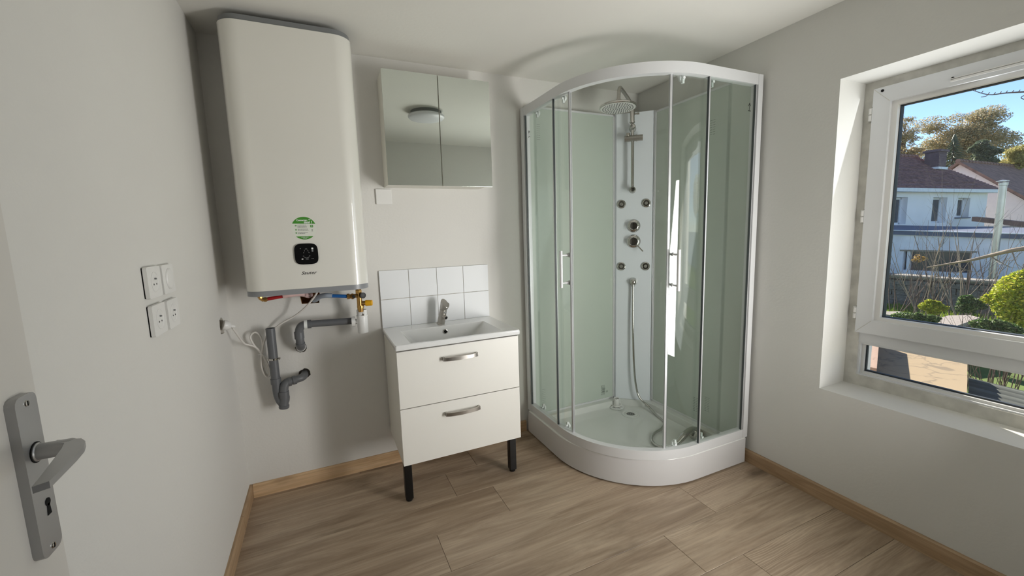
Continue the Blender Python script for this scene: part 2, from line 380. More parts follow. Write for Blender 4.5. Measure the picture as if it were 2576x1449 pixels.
# baseboards
SH, ST = .0677, .0125
def board(name, m, pts, vec, parent=None):
    o = prism(name, m, parent, pts, vec, .0025); return o
def yprof(x0, sgn): return [(x0, 0, .0), (x0+sgn*ST, 0, .0), (x0+sgn*ST, 0, SH-.006), (x0+sgn*(ST-.005), 0, SH), (x0, 0, SH)]
struct(prism('baseboard_back', M_pine, None, [(ST+.001, 0, 0), (ST+.001, -ST, 0), (ST+.001, -ST, SH-.006), (ST+.001, -ST+.005, SH), (ST+.001, 0, SH)], (1.495-ST, 0, 0)))
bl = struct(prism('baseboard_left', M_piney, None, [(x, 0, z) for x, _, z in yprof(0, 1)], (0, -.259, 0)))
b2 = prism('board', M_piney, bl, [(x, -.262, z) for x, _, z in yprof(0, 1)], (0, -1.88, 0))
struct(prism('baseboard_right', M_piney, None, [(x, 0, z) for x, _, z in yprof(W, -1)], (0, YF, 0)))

# ------------------------------------------------------------------ window
win = struct(thing('window_1', (2.56, (WY0+WY1)/2, WZ0)))
FX = 2.562
y0, y1 = WY1+.0, WY0
ring('outer_frame', M_frameold, win, FX, 2.64, (y0, y1), (WZ0, WZ1), (y0+.048, -1.240), (.560, 1.772), .002)
box('transom', M_upvc, win, FX+.004, 2.64, y0+.04, -1.234, .708, .790, .003)
ring('sash', M_upvc, win, FX-.014, 2.62, (y0+.035, -1.231), (.757, 1.786), (y0+.095, -1.291), (.818, 1.724), .004)
ring('glazing_bead', M_white, win, FX+.0, 2.612, (y0+.09, -1.287), (.814, 1.728), (y0+.112, -1.311), (.833, 1.706), .003)
ring('gasket', M_gasket, win, FX+.02, 2.606, (y0+.108, -1.308), (.830, 1.709), (y0+.114, -1.3138), (.8358, 1.7032), 0)
box('pane', M_pane, win, 2.590, 2.600, y0+.10, -1.300, .822, 1.718)
bm = bmesh.new()
for k, (ins, xx) in enumerate(((0, 2.566), (.009, 2.576), (.018, 2.588))):
    pass
ring('lower_bead', M_upvc, win, 2.568, 2.60, (y0+.04, -1.236), (.556, .712), (y0+.052, -1.248), (.566, .704), .002)
ring('lower_inner_bead', M_white, win, 2.582, 2.61, (y0+.05, -1.246), (.564, .706), (y0+.062, -1.258), (.576, .699), .002)
ring('lower_gasket', M_gasket, win, 2.594, 2.606, (y0+.058, -1.255), (.573, .702), (y0+.066, -1.263), (.582, .696), 0)
box('pane', M_pane, win, 2.597, 2.604, y0+.055, -1.252, .57, .705)
for (ya_, za_, yb_, zb_) in ((-1.233, 1.784, -1.289, 1.726), (-1.233, .759, -1.289, .816)):
    tube('mitre_joint', M_frameold, win, [(FX-.0139, ya_, za_), (FX-.0139, yb_, zb_)], .0011, 6)
for z in (1.686, 1.265, .842):
    bm = bmesh.new(); LA(bm, [(.0065, -.024), (.0065, -.002)], (2.552, -1.224, z), seg=12); LA(bm, [(.0065, .002), (.0065, .024)], (2.552, -1.224, z), seg=12)
    B(bm, 2.553, 2.562, -1.233, -1.216, z-.026, z+.028, .001)
    hg = fin(bm, 'hinge', M_white, win)
    box('hinge_gap', M_gasket, hg, 2.5535, 2.5625, -1.2312, -1.2270, z-.03, z+.032)
for (yy, zz) in ((-1.262, 1.772), (-1.473, 1.750)):
    lathe('screw_hole', M_hole, win, [(.0055, 0), (.0055, .001)], (FX-.015, yy, zz), (-1, 0, 0), 12)
bm = bmesh.new(); B(bm, FX-.020, FX-.013, y0+.12, -1.468, .0+1.738, 1.746, .002); B(bm, FX-.018, FX-.013, y0+.12, -1.468, 1.7475, 1.7515, .001)
fin(bm, 'trickle_vent', M_white, win)
hd2 = thing('w', (0, 0, 0)); bpy.data.objects.remove(hd2)
box('window_handle_plate', M_white, win, FX-.024, FX-.013, y0+.05, y0+.08, 1.19, 1.31, .004)
tube('window_handle', M_white, win, [(FX-.02, y0+.065, 1.25), (FX-.045, y0+.065, 1.25), (FX-.052, y0+.065, 1.243), (FX-.052, y0+.065, 1.13)], .009, 10)

# ------------------------------------------------------------------ door leaf folded back against the left wall
dx = .045
door = struct(box('door_1', M_door, None, .006, dx, -2.148, -1.5055, .012, 2.03, .0015))
door['_root'] = (0, 0, 0)
pl = [(0, *p) for p in rrect(-1.570, -1.528, .844, 1.0575, .010, 3)]
bpm = prism('backplate', M_leveralu, door, [(dx, p[1], p[2]) for p in pl], (.010, 0, 0), .0035)
for z in (1.0465, .8525):
    sc = lathe('screw', M_chrome, bpm, [(.0042, 0), (.0036, .0012), (0, .0014)], (dx+.010, -1.5485, z), (1, 0, 0), 14)
    box('slot', M_hole, bpm, dx+.0113, dx+.0116, -1.5492, -1.5478, z-.003, z+.003)
bm = bmesh.new(); LA(bm, [(.0052, 0), (.0052, .0006)], (dx+.0102, -1.5440, .911), (1, 0, 0), 14)
PR(bm, [(dx+.0102, -1.5462, .909), (dx+.0102, -1.5418, .909), (dx+.0102, -1.5405, .894), (dx+.0102, -1.5485, .894)], (.0006, 0, 0))
fin(bm, 'keyhole', M_hole, bpm)
# lever: round neck coming out of the plate and a flat blade turning back toward the hinge
bm = bmesh.new()
LA(bm, [(.0118, 0), (.0118, .002), (.0102, .003), (.0102, .034), (.009, .037), (.0, .038)], (dx+.010, -1.5477, .9812), (1, 0, 0), 24)
pts = [(.072, -1.5400), (.0803, -1.5430), (.1000, -1.5497), (.1085, -1.5620), (.1136, -1.5796), (.1164, -1.6057), (.1193, -1.6666), (.1084, -1.6729), (.1049, -1.6508), (.0911, -1.5744), (.0860, -1.5560), (.076, -1.5520)]
PR(bm, [(a, b, .9822) for a, b in pts], (0, 0, .0078))
bmesh.ops.bevel(bm, geom=[e for e in bm.edges if e.is_manifold and e.calc_face_angle(0) > 1.2 and min(abs(v.co.z-.9822) for v in e.verts) < .009 and all(v.co.x > .0639 and min(abs(v.co.z-.9822), abs(v.co.z-.9900)) < 1e-4 for v in e.verts)], offset=.0018, segments=2, affect='EDGES')
lever = fin(bm, 'lever', M_leveralu, door, 40)
lathe('spindle_gap', M_hole, lever, [(.0132, 0), (.0132, .0010)], (dx+.010, -1.5477, .9812), (1, 0, 0), 20)
bm = bmesh.new()
B(bm, .001, .045, YF-.08, YF-.001, 0, 2.05); B(bm, .99, 1.02, YF-.08, YF+.001, 0, 2.05); B(bm, .045, .99, YF-.08, YF+.001, 2.03, 2.05)
struct(fin(bm, 'trim_1', M_door))

# ------------------------------------------------------------------ sockets on the left wall
def plate(name, yc, zc, label, kind):
    t = thing(name, (0.0, yc, zc), label, 'socket' if kind == 's' else 'switch', 'wall plates on the left wall')
    hw, hh = .047, .0395
    box('back_gap', M_hole, t, .0003, .0035, yc-hw+.0015, yc+hw-.0015, zc-hh+.0015, zc+hh-.0015)
    bm = bmesh.new(); PR(bm, [(.003, a, b) for a, b in rrect(yc-hw, yc+hw, zc-hh, zc+hh, .006, 4)], (.0085, 0, 0))
    bmesh.ops.bevel(bm, geom=[e for e in bm.edges if e.calc_face_angle(0) > 1.0 and min(v.co.x for v in e.verts) > .01], offset=.003, segments=3, affect='EDGES')
    fin(bm, 'cover', M_white, t, 30)
    if kind == 's':
        well = lathe('socket_well', M_white, t, [(.0265, 0), (.0265, .0012), (.0248, .0016), (.0235, .0004), (0, .0004)], (.0112, yc, zc), (1, 0, 0), 28)
        for a, b in ((-.0095, -.002), (.0095, -.002)):
            lathe('pin_hole', M_hole, well, [(.0024, 0), (.0024, .0004)], (.0117, yc+a, zc+b-.004), (1, 0, 0), 10)
        lathe('earth_pin', M_dim, well, [(.0022, 0), (.0022, .004), (0, .005)], (.0117, yc, zc+.008), (1, 0, 0), 10)
    else:
        lathe('dimmer_disc', M_white, t, [(.029, 0), (.029, .002), (.027, .0045), (0, .006)], (.0112, yc+.004, zc), (1, 0, 0), 32)
    return t
plate('wall_socket', -.905, 1.1425, 'white wall socket with three pin holes, top left of the four on the left wall', 's')
plate('round_switch', -.797, 1.1415, 'white plate with large blank round disc, top right of the four on the left wall', 'd')
plate('wall_socket', -.905, 1.0455, 'white wall socket with three pin holes, bottom left of the four on the left wall', 's')
plate('wall_socket', -.793, 1.0435, 'white wall socket with three pin holes, bottom right of the four on the left wall', 's')
# blank plate under the mirror cabinet
t = tag(box('blanking_plate', M_white, None, .682, .761, -.010, -.0002, 1.405, 1.482, .003, 3), 'square white blank cover plate on the wall below the mirror cabinet', 'wall plate')

# ------------------------------------------------------------------ water heater
hx0, hx1, hy0, hy1 = .112, .594, -.302, -.025
wh = thing('water_heater', ((hx0+hx1)/2, hy1, 1.012), 'tall white flat electric water heater with grey end caps high on the left', 'water heater')
def hout(ins=0, r=.075):
    n = 14; pts = []
    x0, x1, yf, yb = hx0+ins, hx1-ins, hy0+ins, hy1
    for k in range(n+1):
        a = math.radians(180+90*k/n); pts.append((x0+r+r*math.cos(a), yf+r+r*math.sin(a)))
    for k in range(n+1):
        a = math.radians(270+90*k/n); pts.append((x1-r+r*math.cos(a), yf+r+r*math.sin(a)))
    return pts+[(x1, yb), (x0, yb)]
prism('casing', M_heater, wh, [(a, b, 1.034) for a, b in hout()], (0, 0, 1.034), .0015, 40)
prism('bottom_cap', M_capgrey, wh, [(a, b, 1.012) for a, b in hout(.001)], (0, 0, .0215), .003, 40)
prism('top_cap', M_capdark, wh, [(a, b, 2.0685) for a, b in hout(.005)], (0, 0, .021), .005, 40)
XD, UD = (1, 0, 0), (0, 0, 1)
yf = hy0
def dpoly(name, m, parent, pts, y, th=.0003): return prism(name, m, parent, [(a, y, b) for a, b in pts], (0, -th, 0))
scx, scz, sr = .350, 1.2855, .0475
stk = dpoly('sticker', M_sticker, wh, [(scx+sr*math.cos(2*math.pi*k/48), scz+sr*math.sin(2*math.pi*k/48)) for k in range(48)], yf)
def seg_(z_lo, z_hi):
    a0 = math.asin((z_lo)/sr) if abs(z_lo) < sr else math.copysign(math.pi/2, z_lo); a1 = math.asin(z_hi/sr) if abs(z_hi) < sr else math.copysign(math.pi/2, z_hi)
    n = 24; R = [(scx+sr*.985*math.cos(a0+(a1-a0)*k/n), scz+sr*.985*math.sin(a0+(a1-a0)*k/n)) for k in range(n+1)]
    return R+[(2*scx-x, z) for x, z in R[::-1]]
dpoly('green_band', M_green, stk, seg_(.0175, sr*.9999)[:-1], yf-.0003); dpoly('green_band', M_green, stk, seg_(-sr*.9999, -.034)[1:], yf-.0003)
text('lettering', 'Connectez-', M_print, stk, .0088, (scx-.0055, yf-.0008, scz+.0325), XD, UD, off=.0003)
text('lettering', 'moi !', M_print, stk, .0145, (scx+.0165, yf-.0008, scz+.0240), XD, UD, off=.0005)
for k, (r0, r1) in enumerate(((.001, .0022), (.0034, .0046), (.0058, .007))):
    pts = [(scx+.0225+r*math.cos(math.radians(a)), scz+.0325+r*.7*math.sin(math.radians(a))) for r, an in ((r0, range(35, 146, 22)), (r1, range(145, 34, -22))) for a in an]
    dpoly('wifi_arc', M_print, stk, pts, yf-.0006)
for n_, z in (('1', .0085), ('2', -.0085), ('3', -.0215)):
    dpoly('number_square', M_green, stk, [(scx-.033, scz+z), (scx-.0275, scz+z), (scx-.0275, scz+z+.005), (scx-.033, scz+z+.005)], yf-.0003)
    text('numeral', n_, M_print, stk, .005, (scx-.0303, yf-.0008, scz+z+.0025), XD, UD)
for z, w_ in ((.0117, .031), (.0073, .035), (.0029, .034), (-.0052, .038), (-.0096, .040), (-.0185, .036), (-.0229, .026)):
    x = scx-.024
    while x < scx-.024+w_:
        l_ = min(random.uniform(.003, .007), scx-.024+w_-x); dpoly('small_print', M_textg, stk, [(x, scz+z), (x+l_, scz+z), (x+l_, scz+z+.0017), (x, scz+z+.0017)], yf-.0003); x += l_+.001
dpoly('app_icon', M_green, stk, [(a, b) for a, b in rrect(scx+.0235, scx+.0345, scz+.0025, scz+.0125, .002, 3)], yf-.0003)
text('lettering', 'Q', M_print, stk, .008, (scx+.029, yf-.0008, scz+.0075), XD, UD)
dpoly('small_print', M_textg, stk, [(scx+.026, scz-.0065), (scx+.0335, scz-.0065), (scx+.0300, scz-.010)], yf-.0003)
dpoly('small_print', M_textg, stk, [(scx+.027, scz-.0135), (scx+.0325, scz-.0135), (scx+.0325, scz-.012), (scx+.027, scz-.012)], yf-.0003)
text('lettering', 'LAISSEZ-VOUS', M_print, stk, .0042, (scx, yf-.0008, scz-.0378), XD, UD); text('lettering', 'GUIDER', M_print, stk, .0042, (scx, yf-.0008, scz-.0422), XD, UD)
# control panel: rounded "squircle"
cx_, cz_ = .350, 1.1785
sq = [(cx_+.0445*math.copysign(abs(math.cos(a))**.5, math.cos(a)), cz_+.0435*math.copysign(abs(math.sin(a))**.5, math.sin(a))) for a in [2*math.pi*k/48 for k in range(48)]]
cp = prism('control_panel', M_blackgl, wh, [(a, yf+.001, b) for a, b in sq], (0, -.007, 0), .002, 50)
yp = yf-.0062
for k in range(13):                                   # dashed drop outline
    a = math.radians(-210+k*20) if k < 13 else 0
for a in (200, 225, 247, 270, 293, 315, 340):
    a = math.radians(a); x, z = cx_+.0125*math.cos(a), cz_-.004+.0125*math.sin(a)
    dpoly('drop_mark', M_dim, cp, [(x-.0022, z-.0008), (x+.0022, z-.0008), (x+.0022, z+.0008), (x-.0022, z+.0008)], yp)
for s_ in (-1, 1):
    for t_ in (.15, .45, .75):
        x, z = cx_+s_*.0115*(1-t_), cz_+.002+.0245*t_
        dpoly('drop_mark', M_dim, cp, [(x-.001-s_*.0005, z+.0022), (x+.001-s_*.0005, z+.0022), (x+.001+s_*.0008, z-.0018), (x-.001+s_*.0008, z-.0018)], yp)
dpoly('icon', M_print, cp, rrect(cx_+.0205, cx_+.0275, cz_+.018, cz_+.0255, .001, 2), yp)
dpoly('icon', M_dim, cp, rrect(cx_+.0205, cx_+.0270, cz_+.0085, cz_+.0155, .001, 2), yp)
dpoly('icon', M_dim, cp, [(cx_-.0235, cz_+.0245), (cx_-.0185, cz_+.0245), (cx_-.021, cz_+.021)], yp)
dpoly('icon', M_print, cp, rrect(cx_-.0200, cx_-.0130, cz_-.0225, cz_-.0185, .0019, 3), yp)
text('icon', 'OK', M_dim, cp, .0085, (cx_+.0015, yp-.0003, cz_-.0215), XD, UD)
dpoly('icon', M_dim, cp, [(cx_+.017, cz_-.0195), (cx_+.026, cz_-.0195), (cx_+.0265, cz_-.0215), (cx_+.0215, cz_-.0205), (cx_+.0165, cz_-.0215)], yp)
text('logo', 'Sauter', M_black, wh, .0190, (.3510, yf-.0003, 1.0985), XD, UD, shear=.42, off=.0001, sx=1.16)

# pipes under the heater
t = thing('hot_water_hose', (.146, -.12, .985), 'red pipe in pink ribbed sleeve with brass elbow below the heater', 'pipe')
bm = bmesh.new(); LA(bm, [(.011, 0), (.011, .012), (.0075, .013), (.0075, .03)], (.145, -.12, .987), (0, 0, 1), 8); T(bm, [(.145, -.12, 1.0), (.145, -.12, .984), (.152, -.12, .978), (.172, -.12, .979)], .0085, 12)
LA(bm, [(.0105, 0), (.0105, .010)], (.158, -.12, .978), (1, 0, .02), 8); fin(bm, 'brass_elbow', M_brass, t)
tube('red_tube', M_red, t, [(.166, -.12, .979), (.20, -.12, .983), (.236, -.12, .987)], .0078, 12, 4)
P = catmull([(.232, -.12, .987), (.262, -.118, .990), (.295, -.10, .990), (.318, -.065, .980), (.333, -.02, .968), (.342, .03, .965)], 16)
tube('ribbed_sleeve', M_pink, t, P, .011, 14, radii=[.0108+.0009*(i % 2) for i in range(len(P))])
t = thing('cold_water_hose', (.499, -.12, .96), 'blue pipe in blue grey sleeve entering the wall below the heater', 'pipe')
tube('blue_tube', M_blue, t, [(.432, -.12, .9705), (.465, -.12, .967), (.502, -.12, .962)], .0082, 12, 4)
P = catmull([(.438, -.12, .971), (.412, -.115, .974), (.385, -.09, .968), (.368, -.055, .952), (.356, -.01, .942), (.350, .04, .938)], 16)
tube('ribbed_sleeve', M_bluegrey, t, P, .0115, 14, radii=[.0113+.0006*(i % 2) for i in range(len(P))])
t = thing('safety_valve', (.560, -.12, .90), 'brass safety valve with yellow knob under the right end of heater', 'valve')
bm = bmesh.new()
LA(bm, [(.0085, 0), (.0085, .03)], (.556, -.12, .985), seg=12); LA(bm, [(.0155, 0), (.0155, .016), (.012, .019)], (.556, -.12, .972), seg=6)
LA(bm, [(.0125, -.085), (.0125, .0)], (.557, -.12, .975), seg=14); LA(bm, [(.0165, -.012), (.0165, .0)], (.560, -.12, .912), seg=14); LA(bm, [(.0115, 0), (.0135, .02)], (.560, -.12, .880), seg=14)
LA(bm, [(.0135, 0), (.0135, .012), (.010, .014), (.010, .05)], (.502, -.12, .961), (1, 0, 0), 8)
LA(bm, [(.0115, 0), (.0115, .006), (.0155, .007), (.0155, .016)], (.516, -.12, .960), (1, 0, 0), 6)
LA(bm, [(.011, 0), (.011, .03)], (.563, -.12, .9225), (1, -.35, 0), 12)
fin(bm, 'valve_body', M_brass, t)
lathe('black_plug', M_black, t, [(.008, 0), (.008, .008), (0, .009)], (.532, -.134, .960), (0, -1, 0), 14)
lathe('black_wheel', M_black, t, [(.013, 0), (.0145, .003), (.0145, .009), (.006, .011)], (.571, -.134, .9625), (.35, -1, 0), 18)
bm = bmesh.new(); P = []
LA(bm, [(.0145, 0), (.0155, .004), (.0140, .030), (.0120, .032), (0, .032)], (.584, -.127, .9225), (1, -.3, 0), 14)
fin(bm, 'yellow_knob', M_yellow, t)
t = thing('funnel_trap', (.563, -.10, .775), 'white plastic funnel trap below the brass safety valve', 'trap')
lathe('trap_cup', M_pvcw, t, [(.0235, 0), (.025, .004), (.025, .082), (.0265, .083), (.0265, .088), (.020, .089), (.020, .084)], (.565, -.10, .772), seg=28)
bm = bmesh.new()
for a0, a1 in ((100, 260), (-70, 60)):
    pts = [(.565+r*math.cos(math.radians(a)), -.10+r*math.sin(math.radians(a)), .860) for r, an in ((.024, range(a0, a1+1, 16)), (.021, range(a1, a0-1, -16))) for a in an]
    PR(bm, pts, (0, 0, .028))
fin(bm, 'funnel_collar', M_pvcw, t)
lathe('outlet_nut', M_pvcw, t, [(.013, 0), (.013, .012), (.0255, .013), (.0255, .028), (.021, .029)], (.545, -.09, .829), (-1, .12, .0), 12)
tube('inner_spout', M_pvcw, t, [(.560, -.105, .893), (.561, -.105, .850)], .007, 10)
t = thing('drain_pipe', (.279, -.07, .72), 'grey plastic drain pipe from the funnel trap turning down into the wall', 'pipe')
tube('straight_pipe', M_pvc, t, [(.521, -.072, .831), (.32, -.072, .838)], .0165, 20)
P = catmull([(.335, -.072, .8375), (.312, -.072, .838), (.293, -.072, .832), (.282, -.070, .812), (.280, -.067, .792)], 6)
bm = bmesh.new(); T(bm, P, .0185, 20); LA(bm, [(.0205, 0), (.0205, .024)], (.312, -.072, .8382), (1, 0, -.03), 20); fin(bm, 'elbow', M_pvc, t, 50)
lathe('pipe_label', M_print, t, [(.0209, 0), (.0209, .014)], (.305, -.072, .8384), (1, 0, -.03), 20, closed=False)
P = catmull([(.280, -.066, .800), (.281, -.064, .765), (.281, -.060, .745), (.281, -.045, .728), (.280, -.015, .716), (.279, .02, .712)], 6)
bm = bmesh.new(); T(bm, P, .0185, 20); LA(bm, [(.0212, 0), (.0212, .034)], (.280, -.066, .772), (0, 0, 1), 20); LA(bm, [(.0205, 0), (.0205, .008)], (.281, -.0595, .742), (0, -.3, 1), 20)
fin(bm, 'bend', M_pvc, t, 50)
lathe('foam_collar', M_pvcw, t, [(.020, 0), (.0215, .012), (.0205, .022)], (.280, -.012, .7155), (0, -1, .3), 20)
t = thing('standpipe', (.163, -.06, .448), 'dark grey vertical waste standpipe with trap beside the coiled white cable', 'pipe')
bm = bmesh.new(); T(bm, [(.163, -.06, .835), (.163, -.06, .583)], .0195, 24, cap=False); T(bm, [(.163, -.06, .583), (.163, -.06, .835)], .0172, 24, cap=False)
rim = lathe('x', M_pvc, t, [(.0172, 0), (.0195, 0)], (.163, -.06, .835), seg=24, closed=False); rim.name = 'rim'
fin(bm, 'upright_pipe', M_pvc, t, 50)
lathe('pipe_inside', M_hole, t, [(.0168, 0), (.0168, .002)], (.163, -.06, .80), seg=24)
P = catmull([(.164, -.06, .600), (.164, -.06, .540), (.166, -.06, .510), (.174, -.062, .482), (.184, -.064, .468), (.193, -.066, .480), (.196, -.067, .500)], 6)
bm = bmesh.new(); T(bm, P, .0192, 22); LA(bm, [(.022, 0), (.022, .026)], (.163, -.06, .568), seg=22); fin(bm, 'coupling_bend', M_pvc, t, 50)
bm = bmesh.new(); LA(bm, [(.0205, 0), (.0225, .004), (.0225, .014), (.0195, .016), (.019, .03)], (.186, -.072, .446), (.12, 0, 1), 22)
T(bm, catmull([(.188, -.072, .47), (.193, -.072, .50), (.193, -.071, .53), (.197, -.069, .552), (.208, -.064, .566), (.228, -.058, .569)], 6), .0195, 22)
LA(bm, [(.0222, 0), (.0222, .03)], (.192, -.072, .498), (.0, 0, 1), 22); LA(bm, [(.0215, 0), (.0215, .012)], (.214, -.062, .567), (1, .2, .05), 22)
LA(bm, [(.0208, 0), (.0208, .016)], (.232, -.058, .5695), (1, .2, .05), 22)
T(bm, catmull([(.225, -.058, .569), (.252, -.053, .572), (.272, -.044, .574), (.281, -.02, .575), (.282, .02, .575)], 6), .0180, 22)
fin(bm, 'trap', M_pvc, t, 50)
bm = bmesh.new()
for a0, a1 in ((0, 360),): LA(bm, [(.0200, 0), (.0212, .001), (.0212, .009), (.0200, .010)], (.163, -.06, .683), (0, 0, 1), 24)
B(bm, .137, .146, -.068, -.058, .684, .692, .001); B(bm, .180, .192, -.064, -.056, .684, .692, .001); LA(bm, [(.0045, 0), (.0045, .005)], (.188, -.066, .688), (0, -1, 0), 8)
T(bm, [(.163, -.04, .688), (.163, 0, .688)], .004, 8)
fin(bm, 'clamp', M_chrome, t)
# cable, plug, broken-out box
t = thing('power_cable', (.09, -.03, .6), 'white power cable tied in a long loop beside the grey standpipe', 'cable')
P1 = [(.030, -.135, .868), (.040, -.110, .835), (.046, -.075, .800), (.055, -.045, .772), (.080, -.030, .756), (.100, -.028, .738), (.115, -.028, .712), (.133, -.030, .665), (.141, -.032, .628), (.138, -.034, .606), (.126, -.034, .600), (.114, -.034, .622), (.109, -.032, .655), (.111, -.030, .690), (.114, -.028, .712), (.121, -.030, .745), (.121, -.032, .785), (.110, -.032, .810), (.095, -.030, .818), (.079, -.030, .805), (.078, -.030, .785), (.090, -.028, .752), (.108, -.026, .722), (.122, -.026, .685), (.131, -.026, .645), (.136, -.028, .618), (.131, -.028, .606), (.120, -.028, .615), (.115, -.026, .650), (.116, -.026, .700), (.120, -.030, .735), (.130, -.034, .768), (.142, -.032, .795), (.160, -.026, .815), (.185, -.03, .832), (.215, -.040, .852), (.262, -.055, .877), (.300, -.075, .905), (.335, -.100, .940), (.370, -.125, .985), (.380, -.13, 1.012)]
tube('cord', M_cable, t, P1, .0042, 8, 5)
tube('cable_tie', M_white, t, [(.100, -.036, .711), (.116, -.037, .7095), (.124, -.035, .702), (.136, -.036, .690)], .0012, 6, 4)
bm = bmesh.new(); LA(bm, [(.021, 0), (.0225, .004), (.0205, .016), (.012, .026), (.0075, .030), (.0065, .044), (0, .045)], (.002, -.157, .888), (1, .35, -.35), 20)
fin(bm, 'plug', M_white, t, 40)
t = tag(prism('embedded_socket', M_plaster, None, [(-.022, a, b) for a, b in ((-.20, .864), (-.146, .858), (-.143, .9), (-.155, .914), (-.2, .91))], (.012, 0, 0)), 'bare unfinished socket box sunk in the left wall behind the plug', 'socket')

# ------------------------------------------------------------------ mirror cabinet
t = thing('mirror_cabinet', (.996, -.07, 1.487), 'white wall cabinet with two mirrored doors above the basin', 'cabinet')
box('carcass', M_side, t, .7275, 1.240, -.126, -.0005, 1.489, 2.014, .001)
for a, b in ((.7260, .9925), (.9965, 1.2665)):
    d = box('mirror_door', M_side, t, a, b, -.143, -.128, 1.4865, 2.0185, .0006)
    box('mirror', M_mirror, d, a+.0004, b-.0004, -.1465, -.1432, 1.4870, 2.0180, .0006)
box('door_gap_shade', M_hole, t, .990, .999, -.128, -.1265, 1.49, 2.012)  # black strip stands in for the shade between the two doors
# ceiling lamp (seen in the mirror)
t = thing('ceiling_lamp', (1.17, -1.12, H), 'round flush ceiling lamp, switched off, seen in the cabinet mirror', 'lamp')
lathe('base', M_dim, t, [(.108, -.028), (.108, 0)], (1.17, -1.12, H), seg=40)
lathe('diffuser', M_lamp, t, [(.120, -.024), (.128, -.030), (.128, -.040), (.118, -.050), (.07, -.060), (0, -.064)], (1.17, -1.12, H), seg=48)

# ------------------------------------------------------------------ tile splashback
TX, TZ, TW, TH = .6695, .762, .605, .3026
t = thing('tile_splashback', (TX+TW/2, 0, TZ), 'splashback of eight square white tiles on the wall behind the basin', 'tiles')
box('grout_bed', M_grout, t, TX+.001, TX+TW-.001, -.0075, -.0002, TZ+.001, TZ+TH-.001)
g = .0024; tw = (TW-3*g)/4; th = (TH-g)/2
for j in range(2):
    for i in range(4):
        x0 = TX+i*(tw+g); z0 = TZ+j*(th+g); e = random.uniform(-.0004, .0004)
        box('tile', M_tile, t, x0, x0+tw, -.0105+e, -.001, z0, z0+th, .0012, 2)

# ------------------------------------------------------------------ basin and vanity
bx0, bx1, by0, bz0, bz1 = .6665, 1.2765, -.419, .738, .762
bs = thing('washbasin', ((bx0+bx1)/2, 0, bz0), 'white ceramic washbasin top with wide rectangular bowl on the vanity unit', 'washbasin')
bm = bmesh.new()
def loop(x0, x1, y0, y1, z, r, n=5):
    return [bm.verts.new((a, b, z)) for a, b in rrect(x0, x1, y0, y1, r, n)]
L = [loop(bx0+.002, bx1-.002, by0+.002, -.0112, bz0, .006), loop(bx0, bx1, by0, -.0112, bz0+.004, .008), loop(bx0, bx1, by0, -.0112, bz1-.005, .008), loop(bx0+.003, bx1-.003, by0+.004, -.0112, bz1, .008),
     loop(.738, 1.193, -.400, -.124, bz1, .006), loop(.742, 1.190, -.395, -.127, bz1-.004, .010), loop(.800, 1.135, -.340, -.140, bz1-.075, .03), loop(.83, 1.105, -.325, -.155, bz1-.084, .03), loop(.95, .99, -.25, -.21, bz1-.086, .015)]
for a, b in zip(L, L[1:]):
    n = len(a)
    for k in range(n): bm.faces.new((a[k], a[(k+1) % n], b[(k+1) % n], b[k]))
bm.faces.new(L[-1]); 
und = loop(.70, 1.24, -.38, -.03, bz0-.0, .02)
fin(bm, 'basin_top', M_ceram, bs, 30)
lathe('overflow_ring', M_chrome, bs, [(.0105, 0), (.0125, .001), (.0125, .003), (.0085, .004), (.0085, .001)], (.972, -.1330, .7325), (0, -1, .12), 20)
lathe('overflow_hole', M_hole, bs, [(.0085, 0), (.0085, .0012)], (.972, -.1335, .7325), (0, -1, .12), 16)
lathe('drain_cover', M_chrome, bs, [(.030, 0), (.030, .004), (0, .007)], (.968, -.23, bz1-.086), seg=24)
ft = thing('basin_faucet', (.967, -.072, bz1), 'chrome single lever mixer tap leaning forward at the back of the basin', 'faucet')
ax_ = Vector((.170, -.200, 1)).normalized(); b0 = Vector((.966, -.071, bz1))
bm = bmesh.new(); LA(bm, [(.0235, 0), (.0235, .004), (.0205, .006), (.0195, .082), (.0185, .084)], b0, ax_, 28); fin(bm, 'body', M_nickel, ft, 40)
bm = bmesh.new(); LA(bm, [(.0190, .0855), (.0205, .088), (.0212, .118), (.0205, .122)], b0, ax_, 28)
c_ = b0+ax_*.12; side = Vector((.35, -.94, 0))
for v in bm.verts:
    h = (v.co-b0).dot(ax_)
    if h > .110: v.co += ax_*(-(v.co-c_).dot(side)*.8) + (Vector((.004, -.010, 0)) if (v.co-c_).dot(side) > 0 else Vector((0, 0, 0)))
fin(bm, 'lever', M_nickel, ft, 35)
sd_ = Vector((.30, -.90, -.25)).normalized(); s0_ = b0+ax_*.050
bm = bmesh.new(); LA(bm, [(.0135, .008), (.0115, .020), (.0105, .036), (.0095, .037)], s0_, sd_, 20); sp = fin(bm, 'spout', M_nickel, ft, 50)
lathe('aerator', M_hole, sp, [(.0078, 0), (.0078, .001)], s0_+sd_*.0368, sd_, 16)
lathe('indicator', M_chrome, ft, [(.0035, 0), (.0035, .0015)], b0+ax_*.070+Vector((.3, -.95, 0)).normalized()*.0188, (.3, -.95, 0), 10)

